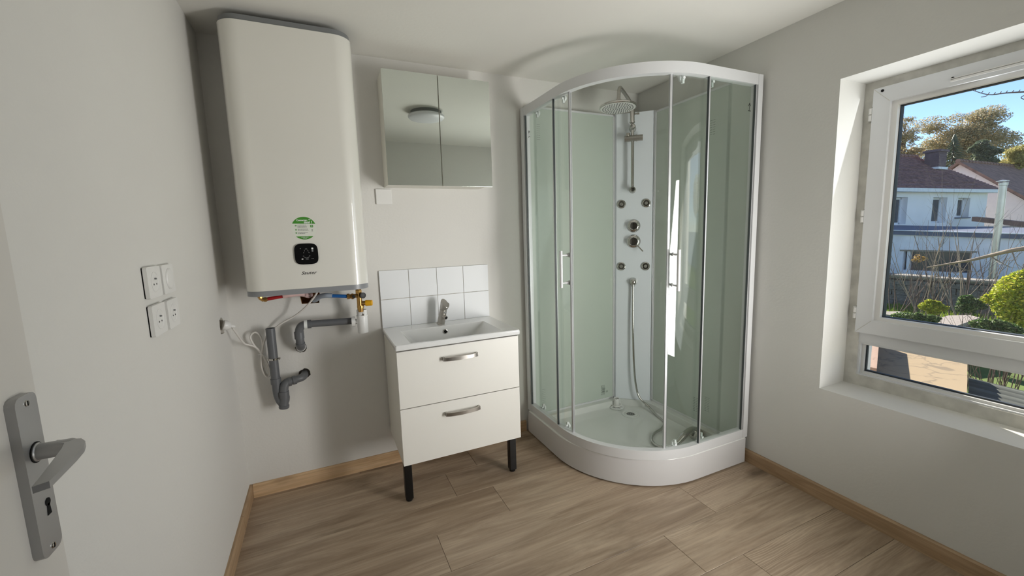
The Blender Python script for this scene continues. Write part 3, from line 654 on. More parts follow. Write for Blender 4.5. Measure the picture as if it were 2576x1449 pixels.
vn = thing('vanity_unit', (.97, -.2, 0), 'white two drawer vanity cabinet on black front legs under the washbasin', 'vanity')
bm = bmesh.new(); vx0, vx1, vz0, vz1 = .673, 1.268, .191, .735
B(bm, vx0, vx0+.016, -.388, -.014, vz0, vz1, .0008, 1); B(bm, vx1-.016, vx1, -.388, -.014, vz0, vz1, .0008, 1); B(bm, vx0+.016, vx1-.016, -.388, -.014, vz0, vz0+.016); B(bm, vx0+.016, vx1-.016, -.388, -.30, vz1-.018, vz1-.002); B(bm, vx0+.016, vx1-.016, -.03, -.014, vz0+.016, vz1)
fin(bm, 'carcass', M_side, vn)
for z0, z1, hz in ((.465, .7305, .6715), (.1915, .4615, .4045)):
    dr = box('drawer', M_front, vn, vx0-.0005, vx1+.0005, -.409, -.390, z0, z1, .0008)
    P = catmull([(.879, -.424, hz), (.905, -.434, hz), (.9625, -.439, hz), (1.02, -.434, hz), (1.046, -.424, hz)], 4)
    bm = bmesh.new()
    A_ = []
    for i, p in enumerate(P):
        d = (P[min(i+1, len(P)-1)]-P[max(i-1, 0)]).normalized(); n_ = Vector((d.y, -d.x, 0))
        A_.append([bm.verts.new(p+n_*a+Vector((0, 0, b))) for a, b in ((.0035, -.0085), (.0035, .0085), (-.0035, .0085), (-.0035, -.0085))])
    for a, b in zip(A_, A_[1:]):
        for k in range(4): bm.faces.new((a[k], a[(k+1) % 4], b[(k+1) % 4], b[k]))
    bm.faces.new(A_[0]); bm.faces.new(A_[-1])
    B(bm, .8765, .886, -.428, -.409, hz-.0085, hz+.0085, .001); B(bm, 1.0395, 1.049, -.428, -.409, hz-.0085, hz+.0085, .001)
    fin(bm, 'handle', M_nickel, dr, 40)
for x0 in (.6745, 1.2115):
    bm = bmesh.new(); B(bm, x0, x0+.036, -.392, -.356, .012, vz0, .003); LA(bm, [(.014, 0), (.016, .003), (.016, .014)], (x0+.018, -.374, 0), seg=16)
    fin(bm, 'leg', M_leg, vn)

# ------------------------------------------------------------------ shower cabin
SX, SF, SR, SBX, SBY = 1.500, -.877, .50, 2.349, -.030     # tray outline
FXL, FYF, FR = 1.508, -.875, .47; FC = Vector((FXL+FR, FYF+FR))   # frame line
L1 = FC.y*-1+SBY; L1 = SBY-FC.y; LA_ = FR*math.pi/2; L2 = SBX-FC.x; LT = L1+LA_+L2
def fp(s, ins=0):
    """point on the frame line at arclength s, inset toward the inside"""
    if s <= L1: return (FXL+ins, SBY-s)
    if s <= L1+LA_:
        a = math.pi+(s-L1)/FR; return (FC.x+(FR-ins)*math.cos(a), FC.y+(FR-ins)*math.sin(a))
    return (FC.x+(s-L1-LA_), FYF+ins)
def strip(bm, s0, s1, i0, i1, z0, z1, step=.02):
    ss = [s0]+[x for x in [L1, L1+LA_] if s0 < x < s1]
    n = max(1, int((s1-s0)/step)); ss = sorted(set([round(s0+(s1-s0)*k/n, 6) for k in range(n+1)]+[round(x, 6) for x in ss]))
    O = [fp(s, i0) for s in ss]; I = [fp(s, i1) for s in ss]
    R = [[bm.verts.new((*o, z0)), bm.verts.new((*o, z1)), bm.verts.new((*i, z1)), bm.verts.new((*i, z0))] for o, i in zip(O, I)]
    for a, b in zip(R, R[1:]):
        for k in range(4): bm.faces.new((a[k], a[(k+1) % 4], b[(k+1) % 4], b[k]))
    bm.faces.new(R[0]); bm.faces.new(R[-1])
def sstrip(name, m, parent, s0, s1, i0, i1, z0, z1, bev=0):
    bm = bmesh.new(); strip(bm, s0, s1, i0, i1, z0, z1)
    if bev: bmesh.ops.bevel(bm, geom=[e for e in bm.edges if e.calc_face_angle(0) > 1.2], offset=bev, segments=2, affect='EDGES')
    return fin(bm, name, m, parent, 30)
sh = thing('shower_cabin', (1.95, -.43, 0), 'quarter round shower cabin with curved glass sliding doors and green glass panels in the corner', 'shower')
# tray
bm = bmesh.new()
def tl(o, zf, zb, hole=0):
    pts = []
    x0, yf_, x1, y1 = SX+o, SF+o, SBX-o, SBY-o; R = SR-o*.0; r = SR-o; cx, cy = SX+SR, SF+SR
    pts.append((x0, y1, zb, 1)); 
    for k in range(5): pts.append((x0, y1+(cy-y1)*(k+.15)/5, zf, 0))
    for k in range(25): a = math.pi+math.pi/2*k/24; pts.append((cx+r*math.cos(a), cy+r*math.sin(a), zf, 0))
    for k in range(5): pts.append((cx+(x1-cx)*(k+1)/5.0 - (.0005 if k == 4 else 0), yf_, zf, 0))
    pts.append((x1, yf_+.0005, zb, 1))
    for k in range(1, 6): pts.append((x1, yf_+(y1-yf_)*k/6, zb, 1))
    pts.append((x1, y1, zb, 1))
    for k in range(1, 6): pts.append((x1+(x0-x1)*k/6, y1, zb, 1))
    return [bm.verts.new(p[:3]) for p in pts]
TL_ = [tl(.022, .0, .0), tl(.022, .008, .008), tl(0, .008, .008), tl(0, .139, .094), tl(.004, .145, .1), tl(.045, .145, .1), tl(.050, .141, .097), tl(.056, .066, .062), tl(.070, .058, .057), tl(.12, .055, .055), tl(.135, .0475, .0475)]
for a, b in zip(TL_, TL_[1:]):
    n = len(a)
    for k in range(n):
        f = bm.faces.new((a[k], a[(k+1) % n], b[(k+1) % n], b[k])); f.material_index = 1 if a in (TL_[0], TL_[1], TL_[2]) else 0
bm.faces.new(TL_[-1])
for f in bm.faces:
    if f.calc_center_median().z < .1 and f in bm.faces: pass
bmesh.ops.remove_doubles(bm, verts=bm.verts, dist=1e-5)
fin(bm, 'tray', [M_tray, M_skirt], sh, 32)
bm = bmesh.new(); LA(bm, [(.0565, .0001), (.0565, .003), (.050, .0045), (.044, .002), (.041, .0025), (.036, .0045), (.030, .0045), (.0275, .0020)], (2.153, -.213, .0475), seg=36, closed=False)
dr = fin(bm, 'drain_ring', M_tray, sh, 40)
lathe('drain_hole', M_hole, dr, [(.028, 0), (.028, .0012)], (2.153, -.213, .0475), seg=30)
for k in range(-4, 5):
    hw = math.sqrt(max(0, .027**2-(k*.006)**2)); a = math.radians(-35)
    c = Vector((2.153, -.213, 0))+Vector((math.cos(a), math.sin(a), 0))*k*.006; d = Vector((-math.sin(a), math.cos(a), 0))*hw
    tube('grate_bar', M_tray, dr, [c-d+Vector((0, 0, .0497)), c+d+Vector((0, 0, .0497))], .0013, 6)
# rails, wall profiles
sstrip('bottom_rail', M_aluw, sh, .022, LT-.022, 0, .032, .143, .190, .002)
sstrip('top_rail', M_aluw, sh, .022, LT-.022, 0, .034, 1.894, 1.941, .002)
ZB, ZT = .145, 1.941
bm = bmesh.new(); B(bm, FXL-.003, FXL+.034, SBY-.022, SBY+.012, ZB, ZT, .002); fin(bm, 'wall_profile', M_aluw, sh)
bm = bmesh.new(); B(bm, SBX-.022, SBX+.010, FYF-.003, FYF+.034, ZB, ZT, .002); fin(bm, 'wall_profile', M_aluw, sh)
ZG0, ZG1 = .188, 1.896
for s0, s1 in ((.020, L1-.036), (L1+LA_+.042, LT-.020)):
    g_ = sstrip('fixed_glass', M_glass, sh, s0, s1, .006, .010, ZG0, ZG1)
sstrip('edge_seal', M_alu, sh, L1-.040, L1-.034, .003, .016, ZG0, ZG1); sstrip('edge_seal', M_seal, sh, L1-.034, L1-.0325, .003, .013, ZG0, ZG1)
sstrip('edge_seal', M_alu, sh, L1+LA_+.036, L1+LA_+.043, .003, .016, ZG0, ZG1); sstrip('edge_seal', M_seal, sh, L1+LA_+.034, L1+LA_+.036, .003, .013, ZG0, ZG1)
for s0 in (.024, LT-.030): sstrip('edge_seal', M_alu, sh, s0, s0+.006, .003, .018, ZG0, ZG1)
for s0 in (.031, LT-.033): sstrip('edge_seal', M_seal, sh, s0, s0+.002, .003, .013, ZG0, ZG1)
def arrow(parent, s, ins, z):
    a = Vector((*fp(s, ins), z)); b = Vector((*fp(s+.01, ins), z)); xd = (b-a).normalized(); nn = Vector((0, 0, 1)).cross(xd)
    if nn.dot(Vector((FC.x, FC.y, 0))-a) > 0: nn = -nn
    a = a+nn*.0003; bm = bmesh.new()
    Q = lambda u, v: a+xd*u+Vector((0, 0, v))
    PR(bm, [Q(-.0012, -.014), Q(.0012, -.014), Q(.0012, .015), Q(-.0012, .015)], nn*.0003); PR(bm, [Q(-.009, -.018), Q(.009, -.018), Q(.009, -.015), Q(-.009, -.015)], nn*.0003)
    for sg in (-1, 1): PR(bm, [Q(0, .020), Q(sg*.0085, .006), Q(sg*.0062, .0045), Q(0, .015)], nn*.0003)
    fin(bm, 'arrow_mark', M_black, parent, smooth=False)
arrow(sh, .075, .006, 1.785); arrow(sh, LT-.068, .006, 1.790)
for (sl, st, hs, lab) in ((L1+FR*.192, L1+FR*.192-.36, L1+.062, 'left'), (L1+FR*1.230, L1+FR*1.230+.36, L1+FR*1.30, 'right')):
    a, b = min(sl, st), max(sl, st)
    d = sstrip('sliding_door', M_glass, sh, a, b, .022, .027, ZG0+.006, ZG1-.006)
    e = .010
    if sl == b: sstrip('magnetic_strip', M_alu, d, b-e, b, .018, .031, ZG0, ZG1); sstrip('seal_lip', M_seal, d, b-e-.003, b-e, .020, .029, ZG0, ZG1)
    else: sstrip('magnetic_strip', M_alu, d, a, a+e, .018, .031, ZG0, ZG1); sstrip('seal_lip', M_seal, d, a+e, a+e+.003, .020, .029, ZG0, ZG1)
    sstrip('rear_strip', M_glass, d, (a if sl == b else b-.007), (a+.007 if sl == b else b), .018, .031, ZG0, ZG1)
    # handle
    p0 = Vector((*fp(hs, .022), 0)); p1 = Vector((*fp(hs, -.024), 0)); nn = (p1-p0).normalized()
    bm = bmesh.new(); T(bm, [p1+Vector((0, 0, .960)), p1+Vector((0, 0, 1.145))], .0078, 14)
    for z in (.982, 1.122):
        LA(bm, [(.0045, 0), (.0045, .05)], p0+Vector((0, 0, z)), nn, 12); LA(bm, [(.0115, -.012), (.0125, -.010), (.0125, -.006), (.009, .0)], p0+Vector((0, 0, z)), nn, 16); LA(bm, [(.0085, 0), (.0085, .008)], p0+Vector((0, 0, z)), nn, 14)
    fin(bm, 'door_handle', M_aluw, d, 40)
    for s in ((.105+.02 if sl == b else sl+.07), (L1+.02 if sl == b else sl+.245)):
        for z, zz in ((ZG0+.012, 1), (ZG1-.012, -1)):
            q = Vector((*fp(s, .034), z)); q2 = Vector((*fp(s, .012), z)); ax = (q-q2).normalized()
            bm = bmesh.new(); LA(bm, [(.006, -.012), (.006, 0), (.013, .001), (.0145, .004), (.0145, .010), (.011, .012), (0, .013)], q, ax, 18); B(bm, q.x-.006, q.x+.006, q.y-.006, q.y+.006, min(z, z+zz*.022), max(z, z+zz*.022), .002)
            fin(bm, 'roller', M_clear, d, 40)
# back panels
PA, PB = Vector((2.157, -.040)), Vector((2.337, -.198))
bp1 = box('back_panel', M_pglass, sh, FXL+.036, 2.150, -.037, -.031, .106, 1.946)
bp2 = box('side_panel', M_pglass, sh, 2.344, 2.350, -.838, -.200, .106, 1.946)
def pframe(nm, par, horiz, a0, a1, c0, c1, w=.011):
    bm = bmesh.new()
    for q in ((a0, a1, .0995, .0995+w), (a0, a1, 1.946, 1.946+w), (a0, a0+w, .0995, 1.957), (a1-w, a1, .0995, 1.957)):
        if horiz: B(bm, q[0], q[1], c0, c1, q[2], q[3], .001, 1)
        else: B(bm, c0, c1, q[0], q[1], q[2], q[3], .001, 1)
    return fin(bm, nm, M_aluw, par)
pframe('panel_frame', bp1, True, FXL+.034, 2.157, -.042, -.030)
pframe('panel_frame', bp2, False, -.841, -.194, 2.339, 2.3505)
ext_ = [(2.157-.012, -.030), (2.157-.012, -.052), (2.337-.016, -.212), (2.349-.02, -.212), (2.349-.02, -.030)]
prism('corner_ledge', M_tray, sh, [(a, b, .040) for a, b in ext_], (0, 0, .0592), .003)
# small printed marks on the panels
def marks(par, org, ud, vd, nd, n=6, l=.02, pitch=.006, w=.0019):
    og, ud, vd, nd = map(Vector, (org, ud, vd, nd)); bm = bmesh.new()
    for k in range(n):
        for h in (0, 1):
            p = og+vd*k*pitch+ud*h*l*.62
            PR(bm, [p, p+ud*l*.45, p+ud*l*.45+vd*w, p+vd*w], nd*.0003)
    fin(bm, 'printed_mark', M_textg, par, smooth=False)
marks(bp1, (2.062, -.0372, .150), (0, 0, 1), (1, 0, 0), (0, -1, 0), 4, .03, .006); marks(bp1, (2.092, -.0372, .148), (1, 0, 0), (0, 0, 1), (0, -1, 0), 3, .012, .005)
marks(bp1, (2.050, -.0372, .200), (1, 0, 0), (0, 0, -1), (0, -1, 0), 10, .028, .007)
marks(bp1, (1.60, -.0372, 1.86), (1, 0, 0), (0, 0, -1), (0, -1, 0), 8, .018, .012); marks(bp1, (1.60, -.0372, .26), (1, 0, 0), (0, 0, -1), (0, -1, 0), 8, .02, .012)
marks(bp2, (2.3438, -.60, 1.80), (0, -1, 0), (0, 0, -1), (-1, 0, 0), 7, .030, .012); marks(bp2, (2.3438, -.62, .275), (0, -1, 0), (0, 0, -1), (-1, 0, 0), 9, .030, .010); marks(bp2, (2.3438, -.54, .245), (0, -1, 0), (0, 0, -1), (-1, 0, 0), 9, .030, .010)
# corner column
ud = Vector((PB.x-PA.x, PB.y-PA.y, 0)).normalized(); nd = Vector((ud.y, -ud.x, 0)); A0 = Vector((PA.x, PA.y, 0)); CW = (PB-PA).length
if nd.dot(Vector((-1, -1, 0))) < 0: nd = -nd
cp_ = lambda s, z, o=0: A0+ud*s+nd*o+Vector((0, 0, z))
bm = bmesh.new(); PR(bm, [cp_(.0, .0995, -.004), cp_(.012, .0995, .004), cp_(CW-.012, .0995, .004), cp_(CW, .0995, -.004), Vector((2.347, -.033, .0995))], (0, 0, 1.860))
col = fin(bm, 'column_panel', M_column, sh, 20)
for s in (.0, CW): tube('corner_trim', M_alu, col, [cp_(s, .0995, .003), cp_(s, 1.958, .003)], .004, 8)
OF = .004
for s, z in ((.044, 1.4025), (.195, 1.4025), (.044, 1.0025), (.195, 1.0025)):
    j = lathe('body_jet', M_chrome, col, [(.0265, 0), (.0275, .003), (.0265, .0075), (.022, .010), (.018, .0075), (.016, .004), (.010, .004)], cp_(s, z, OF), nd, 28)
    lathe('jet_nozzle', M_nickel, col, [(.010, 0), (.010, .007), (.006, .010), (0, .010)], cp_(s, z, OF+.003), nd, 16)
bm = bmesh.new(); LA(bm, [(.040, 0), (.041, .004), (.036, .010), (.028, .012), (.026, .013), (.0255, .042), (.0225, .046), (0, .047)], cp_(.120, 1.2625, OF), nd, 36)
kn = fin(bm, 'diverter_knob', M_chrome, col, 35)
tube('knob_pin', M_chrome, col, [cp_(.142, 1.2625, OF+.03), cp_(.155, 1.2625, OF+.03)], .003, 8)
bm = bmesh.new(); LA(bm, [(.042, 0), (.043, .004), (.038, .010), (.030, .012), (.028, .013), (.0275, .044), (.0245, .048), (0, .049)], cp_(.120, 1.1635, OF), nd, 36)
T(bm, [cp_(.133, 1.150, OF+.036), cp_(.178, 1.100, OF+.046)], .0042, 10); fin(bm, 'mixer_lever', M_chrome, col, 35)
bm = bmesh.new(); LA(bm, [(.026, 0), (.027, .003), (.024, .012), (.020, .022), (.019, .030), (.012, .036), (0, .038)], cp_(.119, .902, OF), nd, 24)
T(bm, [cp_(.119, .900, OF+.024), cp_(.119, .872, OF+.024)], .0095, 14); fin(bm, 'hose_outlet', M_chrome, col, 35)
# riser rail
RO = .055
bm = bmesh.new(); T(bm, [cp_(.111, 1.486, RO), cp_(.109, 1.884, RO)], .0098, 18); fin(bm, 'riser_rail', M_chrome, col, 50)
bm = bmesh.new()
for s, z in ((.111, 1.488), (.109, 1.861)):
    lathe('rail_mount', M_chrome, col, [(.021, 0), (.0215, .004), (.0165, .012), (.0155, RO-.012), (.0175, RO-.004), (.0175, RO+.014), (.013, RO+.019), (0, RO+.020)], cp_(s, z, OF-.003), nd, 24)
bm = bmesh.new(); T(bm, [cp_(.062, 1.795, RO), cp_(.170, 1.795, RO)], .0185, 22); LA(bm, [(.0205, 0), (.0205, .004)], cp_(.130, 1.795, RO), ud, 22); LA(bm, [(.0125, 0), (.0125, .016), (.010, .020)], cp_(.082, 1.807, RO+.006), (0, 0, 1), 14)
fin(bm, 'hand_shower_holder', M_nickel, col, 35)
bm = bmesh.new(); T(bm, [cp_(.107, 1.885, RO), cp_(.107, 1.962, RO)], .0145, 18); LA(bm, [(.017, 0), (.017, .006)], cp_(.107, 1.887, RO), seg=18); T(bm, [cp_(.107, 1.937, RO), cp_(.141, 1.937, RO+.004)], .005, 10); LA(bm, [(.0075, 0), (.0075, .012)], cp_(.136, 1.937, RO+.004), ud, 12)
fin(bm, 'riser_sleeve', M_chrome, col, 40)
P = catmull([cp_(.107, 1.954, RO), cp_(.107, 1.970, RO), cp_(.103, 1.983, RO+.014), cp_(.090, 1.999, RO+.07), cp_(.070, 2.015, RO+.14), cp_(.050, 2.027, RO+.205), cp_(.043, 2.027, RO+.232), cp_(.039, 2.013, RO+.246), cp_(.037, 1.985, RO+.250), cp_(.036, 1.945, RO+.25)], 6)
bm = bmesh.new(); T(bm, P, .0098, 16); LA(bm, [(.0145, 0), (.0145, .022)], cp_(.036, 1.938, RO+.25), seg=16); fin(bm, 'shower_arm', M_nickel, col, 50)
HC = cp_(.032, 1.914, RO+.25)
bm = bmesh.new(); LA(bm, [(.098, 0), (.101, .003), (.101, .011), (.097, .014), (.03, .017), (.022, .026), (0, .028)], HC, (.03, .03, 1), 48); hdn = fin(bm, 'rain_head', M_chrome, col, 35)
lathe('spray_face', M_white, col, [(0, -.0010), (.096, -.0010), (.096, .001)], HC, (.03, .03, 1), 48)
bm = bmesh.new()
for r_, n_ in ((.012, 6), (.026, 12), (.040, 18), (.054, 24), (.068, 30), (.082, 36)):
    for k in range(n_):
        a = 2*math.pi*k/n_; LA(bm, [(.0024, -.004), (.0024, .0)], HC+Vector((r_*math.cos(a), r_*math.sin(a), -r_*.03*(math.cos(a)+math.sin(a)))), (0, 0, 1), 6)
fin(bm, 'spray_nozzles', M_dim, col)
# loose drain cap
t = thing('loose_plug', (2.130, -.098, .058), 'white ribbed drain cap with upright tube lying on the shower tray', 'waste plug')
lathe('flange', M_clear, t, [(.046, 0), (.052, .002), (.052, .005), (.048, .006), (.030, .006)], (2.130, -.098, .058), seg=36)
for k in range(8):
    a = 2*math.pi*k/8; c, s = math.cos(a), math.sin(a); tube('rib', M_white, t, [(2.130+.022*c, -.098+.022*s, .068), (2.130+.044*c, -.098+.044*s, .066)], .003, 6)
lathe('collar', M_white, t, [(.025, 0), (.032, .004), (.033, .010), (.029, .011), (.02, .006)], (2.130, -.098, .066), seg=32)
lathe('tube', M_white, t, [(.019, 0), (.019, .050), (.0165, .050), (.0165, .004)], (2.130, -.098, .070), seg=28, closed=False)
# hose and hand shower
hosep = [cp_(.119, .885, OF+.024), cp_(.119, .80, OF+.026), cp_(.120, .65, OF+.03), cp_(.124, .48, OF+.035), cp_(.130, .34, OF+.04), cp_(.142, .22, OF+.045), cp_(.165, .14, OF+.055), (2.270, -.245, .090), (2.262, -.330, .064), (2.235, -.420, .060), (2.165, -.475, .060), (2.085, -.500, .060), (2.020, -.545, .060), (1.995, -.605, .060), (2.010, -.650, .064), (2.045, -.672, .075), (2.070, -.676, .082)]
HP = catmull(hosep, 40)
t = tag(tube('shower_hose', M_chrome, None, HP, .0068, 10, radii=[.0066+.0006*(i % 2) for i in range(len(HP))]), 'flexible chrome hose from column outlet curling across shower tray', 'hose')
t = thing('hand_shower', (2.15, -.66, .06), 'chrome hand shower lying face down by the right glass door', 'hand shower')
P = catmull([(2.062, -.675, .080), (2.085, -.674, .086), (2.125, -.668, .103), (2.170, -.660, .116), (2.215, -.652, .118), (2.245, -.646, .108)], 6)
n_ = len(P); bm = bmesh.new(); rr = [.0105+.0075*min(1, i/12)-.002*max(0, (i-20)/10) for i in range(n_)]
T(bm, P, .015, 18, radii=rr); fin(bm, 'grip', M_chrome, t, 50)
lathe('ferrule', M_chrome, t, [(.0115, 0), (.0115, .018)], (2.052, -.676, .0765), (1, 0, .2), 16)
lathe('head', M_chrome, t, [(0, .034), (.02, .031), (.038, .020), (.043, .008), (.043, .0), (.040, -.003), (0, -.003)], (2.252, -.645, .078), (-.25, -.35, .9), 30, closed=False)

# ------------------------------------------------------------------ outside
GZ = -.9
M_grass = mat('grass', (92, 112, 40), .9, var=.3, vscale=3, bump=1, bscale=20)
M_render = mat('blue_white_render', (240, 240, 244), .9, var=.04, vscale=1.2, bump=.4, bscale=14)
M_rendg = mat('garage_render', (226, 228, 236), .9, var=.12, vscale=2.5, bump=.8, bscale=9)
M_pinkr = mat('pink_render', (240, 226, 222), .9, var=.03)
M_roof = mat('roof_tiles', (136, 104, 106), .85, var=.3, vscale=4, bump=1, bscale=10)
M_roof2 = mat('mossy_roof_tiles', (140, 108, 96), .85, var=.3, vscale=3, bump=1, bscale=10)
M_felt = mat('roof_felt', (92, 102, 124), .8, var=.1)
M_gutter = mat('gutter', (222, 226, 232), .5)
M_bark = mat('bark', (98, 82, 76), .9, var=.25, vscale=18)
M_barkl = mat('pale_bark', (140, 124, 108), .9, var=.2, vscale=18)
M_stone = mat('rubble_stone', (112, 110, 104), .95, var=.35, vscale=5, bump=.6, bscale=30)
M_mortar = mat('old_mortar', (74, 72, 68), .95, var=.3, vscale=14)
M_cope = mat('coping', (140, 134, 124), .9, var=.2, vscale=9, bump=.6)
M_slab = mat('lichen_slab', (150, 140, 132), .9, var=.18, vscale=24, bump=.6)
M_winb = mat('dark_glass', (60, 66, 74), .15, var=.1)
M_steel = mat('stainless_flue', (190, 184, 174), .3, metal=.6, var=.08)
M_chim = mat('chimney_brick', (104, 88, 96), .9, var=.2, vscale=8)
def leafmat(name, c1, c2, c3):
    t = NT(name); oi = t.add('ShaderNodeNewGeometry'); rp = t.add('ShaderNodeValToRGB'); e = rp.color_ramp.elements
    e[0].color = (*lin(c1), 1); e[1].color = (*lin(c3), 1); e.new(.5).color = (*lin(c2), 1)
    t.link(oi.outputs['Random Per Island'], rp.inputs[0]); t.link(rp.outputs[0], t.b.inputs['Base Color']); t.b.inputs['Roughness'].default_value = .55
    tl_ = t.add('ShaderNodeBsdfTranslucent'); t.link(rp.outputs[0], tl_.inputs[0]); mx = t.add('ShaderNodeMixShader'); mx.inputs[0].default_value = .4
    t.link(t.b.outputs[0], mx.inputs[1]); t.link(tl_.outputs[0], mx.inputs[2]); t.link(mx.outputs[0], t.out.inputs[0]); return t.m
M_lautumn = leafmat('autumn_leaves', (128, 132, 108), (170, 160, 124), (216, 186, 142))
M_lpale = leafmat('pale_yellow_leaves', (150, 150, 96), (188, 180, 112), (214, 198, 128))
M_ldark = leafmat('dark_leaves', (76, 92, 84), (104, 118, 98), (138, 146, 112))
M_lyell = leafmat('yellow_green_leaves', (110, 132, 30), (166, 176, 40), (222, 212, 84))
M_livy = leafmat('ivy_leaves', (34, 62, 32), (70, 104, 46), (170, 184, 120))
M_lbrown = leafmat('brown_leaves', (120, 96, 60), (160, 130, 70), (190, 160, 80))
M_beige = None
def cracked(name, base, dark, sc=3.0, amt=.7):
    t = NT(name); tc = t.add('ShaderNodeTexCoord'); mp = t.add('ShaderNodeMapping'); t.link(tc.outputs['Object'], mp.inputs[0])
    nz = t.add('ShaderNodeTexNoise', Scale=sc*1.5, Detail=8.0, Distortion=1.2); t.link(mp.outputs[0], nz.inputs['Vector'])
    vo = t.add('ShaderNodeTexVoronoi', Scale=sc, feature='DISTANCE_TO_EDGE'); mxv = t.add('ShaderNodeMix', data_type='RGBA'); mxv.inputs[0].default_value = .3
    t.link(mp.outputs[0], mxv.inputs[6]); t.link(nz.outputs['Color'], mxv.inputs[7]); t.link(mxv.outputs[2], vo.inputs['Vector'])
    r = t.add('ShaderNodeMapRange'); r.inputs[1].default_value = 0; r.inputs[2].default_value = .035; r.inputs[3].default_value = amt; r.inputs[4].default_value = 0; t.link(vo.outputs[0], r.inputs[0])
    r2 = t.add('ShaderNodeMapRange'); r2.inputs[1].default_value = .60; r2.inputs[2].default_value = .68; r2.inputs[3].default_value = 0; r2.inputs[4].default_value = amt; t.link(nz.outputs[0], r2.inputs[0])
    mx_ = t.add('ShaderNodeMath', operation='MAXIMUM'); t.link(r.outputs[0], mx_.inputs[0]); t.link(r2.outputs[0], mx_.inputs[1])
    mx = t.add('ShaderNodeMix', data_type='RGBA'); t.link(mx_.outputs[0], mx.inputs[0]); mx.inputs[6].default_value = (*lin(base), 1); mx.inputs[7].default_value = (*lin(dark), 1)
    t.link(mx.outputs[2], t.b.inputs['Base Color']); t.b.inputs['Roughness'].default_value = .9; return t.m
M_beige = cracked('cracked_beige_paint', (158, 138, 108), (94, 84, 72), 2.6, .55)
M_pinkw = cracked('pink_roughcast', (160, 132, 114), (112, 90, 74), 12, .5)
M_corr = mat('fibre_cement', (92, 96, 90), .9, var=.45, vscale=3, stretch=(6, .5, 1), bump=.5)

struct(box('ground', M_grass, None, XO, 90, -30, 60, GZ-.2, GZ))
# terrace roof seen through the low pane
RZ = -.10
e0 = atz(2433.9, 915.4, RZ); e1 = atz(2432.6, 982.5, RZ); dd = (e1-e0).normalized()
near = e0+dd*((2.9-e0.x)/dd.x); far = e0+dd*((5.95-e0.x)/dd.x)
tag(prism('flat_roof', M_beige, None, [(near.x, near.y, RZ-.13), (far.x, far.y, RZ-.13), (5.95, 3, RZ-.13), (2.9, 3, RZ-.13)], (0, 0, .13)), 'beige flaking painted flat roof just below the window', 'roof')
tag(prism('low_wall', M_pinkw, None, [(*at(2208, 900, 4.3).xy, RZ), (*at(2208, 900, 5.9).xy, RZ), (5.9, 2.6, RZ), (4.3, 2.6, RZ)], (0, 0, .20)), 'short pink roughcast wall at the edge of the beige roof', 'wall')
bm = bmesh.new(); n = 24; prev = None
for k in range(n*4+1):
    x = 2.9+(5.95-2.9)*k/(n*4); z = RZ-.16+.018*math.sin(k*math.pi/2); c = near+dd*((x-near.x)/dd.x)
    vs = [bm.verts.new((x, c.y-.02, z)), bm.verts.new((x, -6, z-.25)), bm.verts.new((x, c.y-.02, z-.03)), bm.verts.new((x, -6, z-.28))]
    if prev:
        bm.faces.new((prev[0], prev[1], vs[1], vs[0])); bm.faces.new((prev[2], vs[2], vs[3], prev[3])); bm.faces.new((prev[0], vs[0], vs[2], prev[2]))
    prev = vs
tag(fin(bm, 'corrugated_roof', M_corr, None, 80), 'dark weathered corrugated roof beside the beige flat roof', 'roof')
tag(box('outbuilding_wall', M_pinkw, None, 5.7, 5.9, -6, near.y+.6, GZ, RZ-.5), 'low rough wall carrying the roofs under the window', 'wall')

# rubble garden wall
XW = 14.0; zt = at(2240, 690, XW).z
st = thing('stone_wall', (XW, 2.6, GZ), 'old rubble stone garden wall with pale coping behind the bare shrubs', 'wall')
ya, yb = .2, 5.2
box('mortar_core', M_mortar, st, XW+.02, XW+.3, ya, yb, GZ, zt-.05)
for k in range(6):
    a = ya+(yb-ya)*k/6; box('coping_stone', M_cope, st, XW-.06, XW+.36, a+.01, a+(yb-ya)/6-.01, zt-.06, zt+random.uniform(-.012, .01), .012, 1)
protos = []
for k in range(6):
    bm = bmesh.new(); B(bm, -.06, .06, -.5, .5, -.5, .5, 0)
    bmesh.ops.subdivide_edges(bm, edges=bm.edges, cuts=1)
    for v in bm.verts: v.co += Vector((random.uniform(-.012, .012), random.uniform(-.07, .07), random.uniform(-.08, .08)))
    me = bpy.data.meshes.new('stone'); bm.to_mesh(me); bm.free(); me.materials.append(M_stone); protos.append(me)
z = GZ; cnt = 0
while z < zt-.07:
    hgt = random.uniform(.09, .15); y = ya+random.uniform(0, .1)
    while y < 4.4:
        w_ = random.uniform(.12, .3); o = bpy.data.objects.new('stone', random.choice(protos)); link(o); o.parent = st
        o.location = (random.uniform(-.015, .012)+.02, y+w_/2-2.6, z+hgt/2-GZ); o.scale = (1, w_*.93, min(hgt, zt-.05-z)*.93); y += w_; cnt += 1
    z += hgt
# garage
XG = 18.0; gL = at(2240, 582, XG); gR = at(2576, 592, XG); sl = (gR.z-gL.z)/(gR.y-gL.y)
gz = lambda yy: gL.z+sl*(yy-gL.y)
g = thing('garage', (XG, 3, GZ), 'low blue white outbuilding with flat grey roof behind the garden wall', 'building')
w0 = at(2273, 632, XG); w1 = at(2445, 636, XG); wb = at(2273, 679, XG); Yl, Yr = 9.5, -3.5
bm = bmesh.new()
for a, b, z0, z1a, z1b in ((Yr, w1.y, GZ, None, None), (w0.y, Yl, GZ, None, None), (w1.y, w0.y, GZ, wb.z, wb.z), (w1.y, w0.y, w0.z, None, None)):
    za, zb_ = (gz(a)-.05, gz(b)-.05) if z1a is None else (z1a, z1b)
    PR(bm, [(XG, a, z0), (XG, b, z0), (XG, b, zb_), (XG, a, za)], (.3, 0, 0))
fin(bm, 'wall', M_rendg, g)
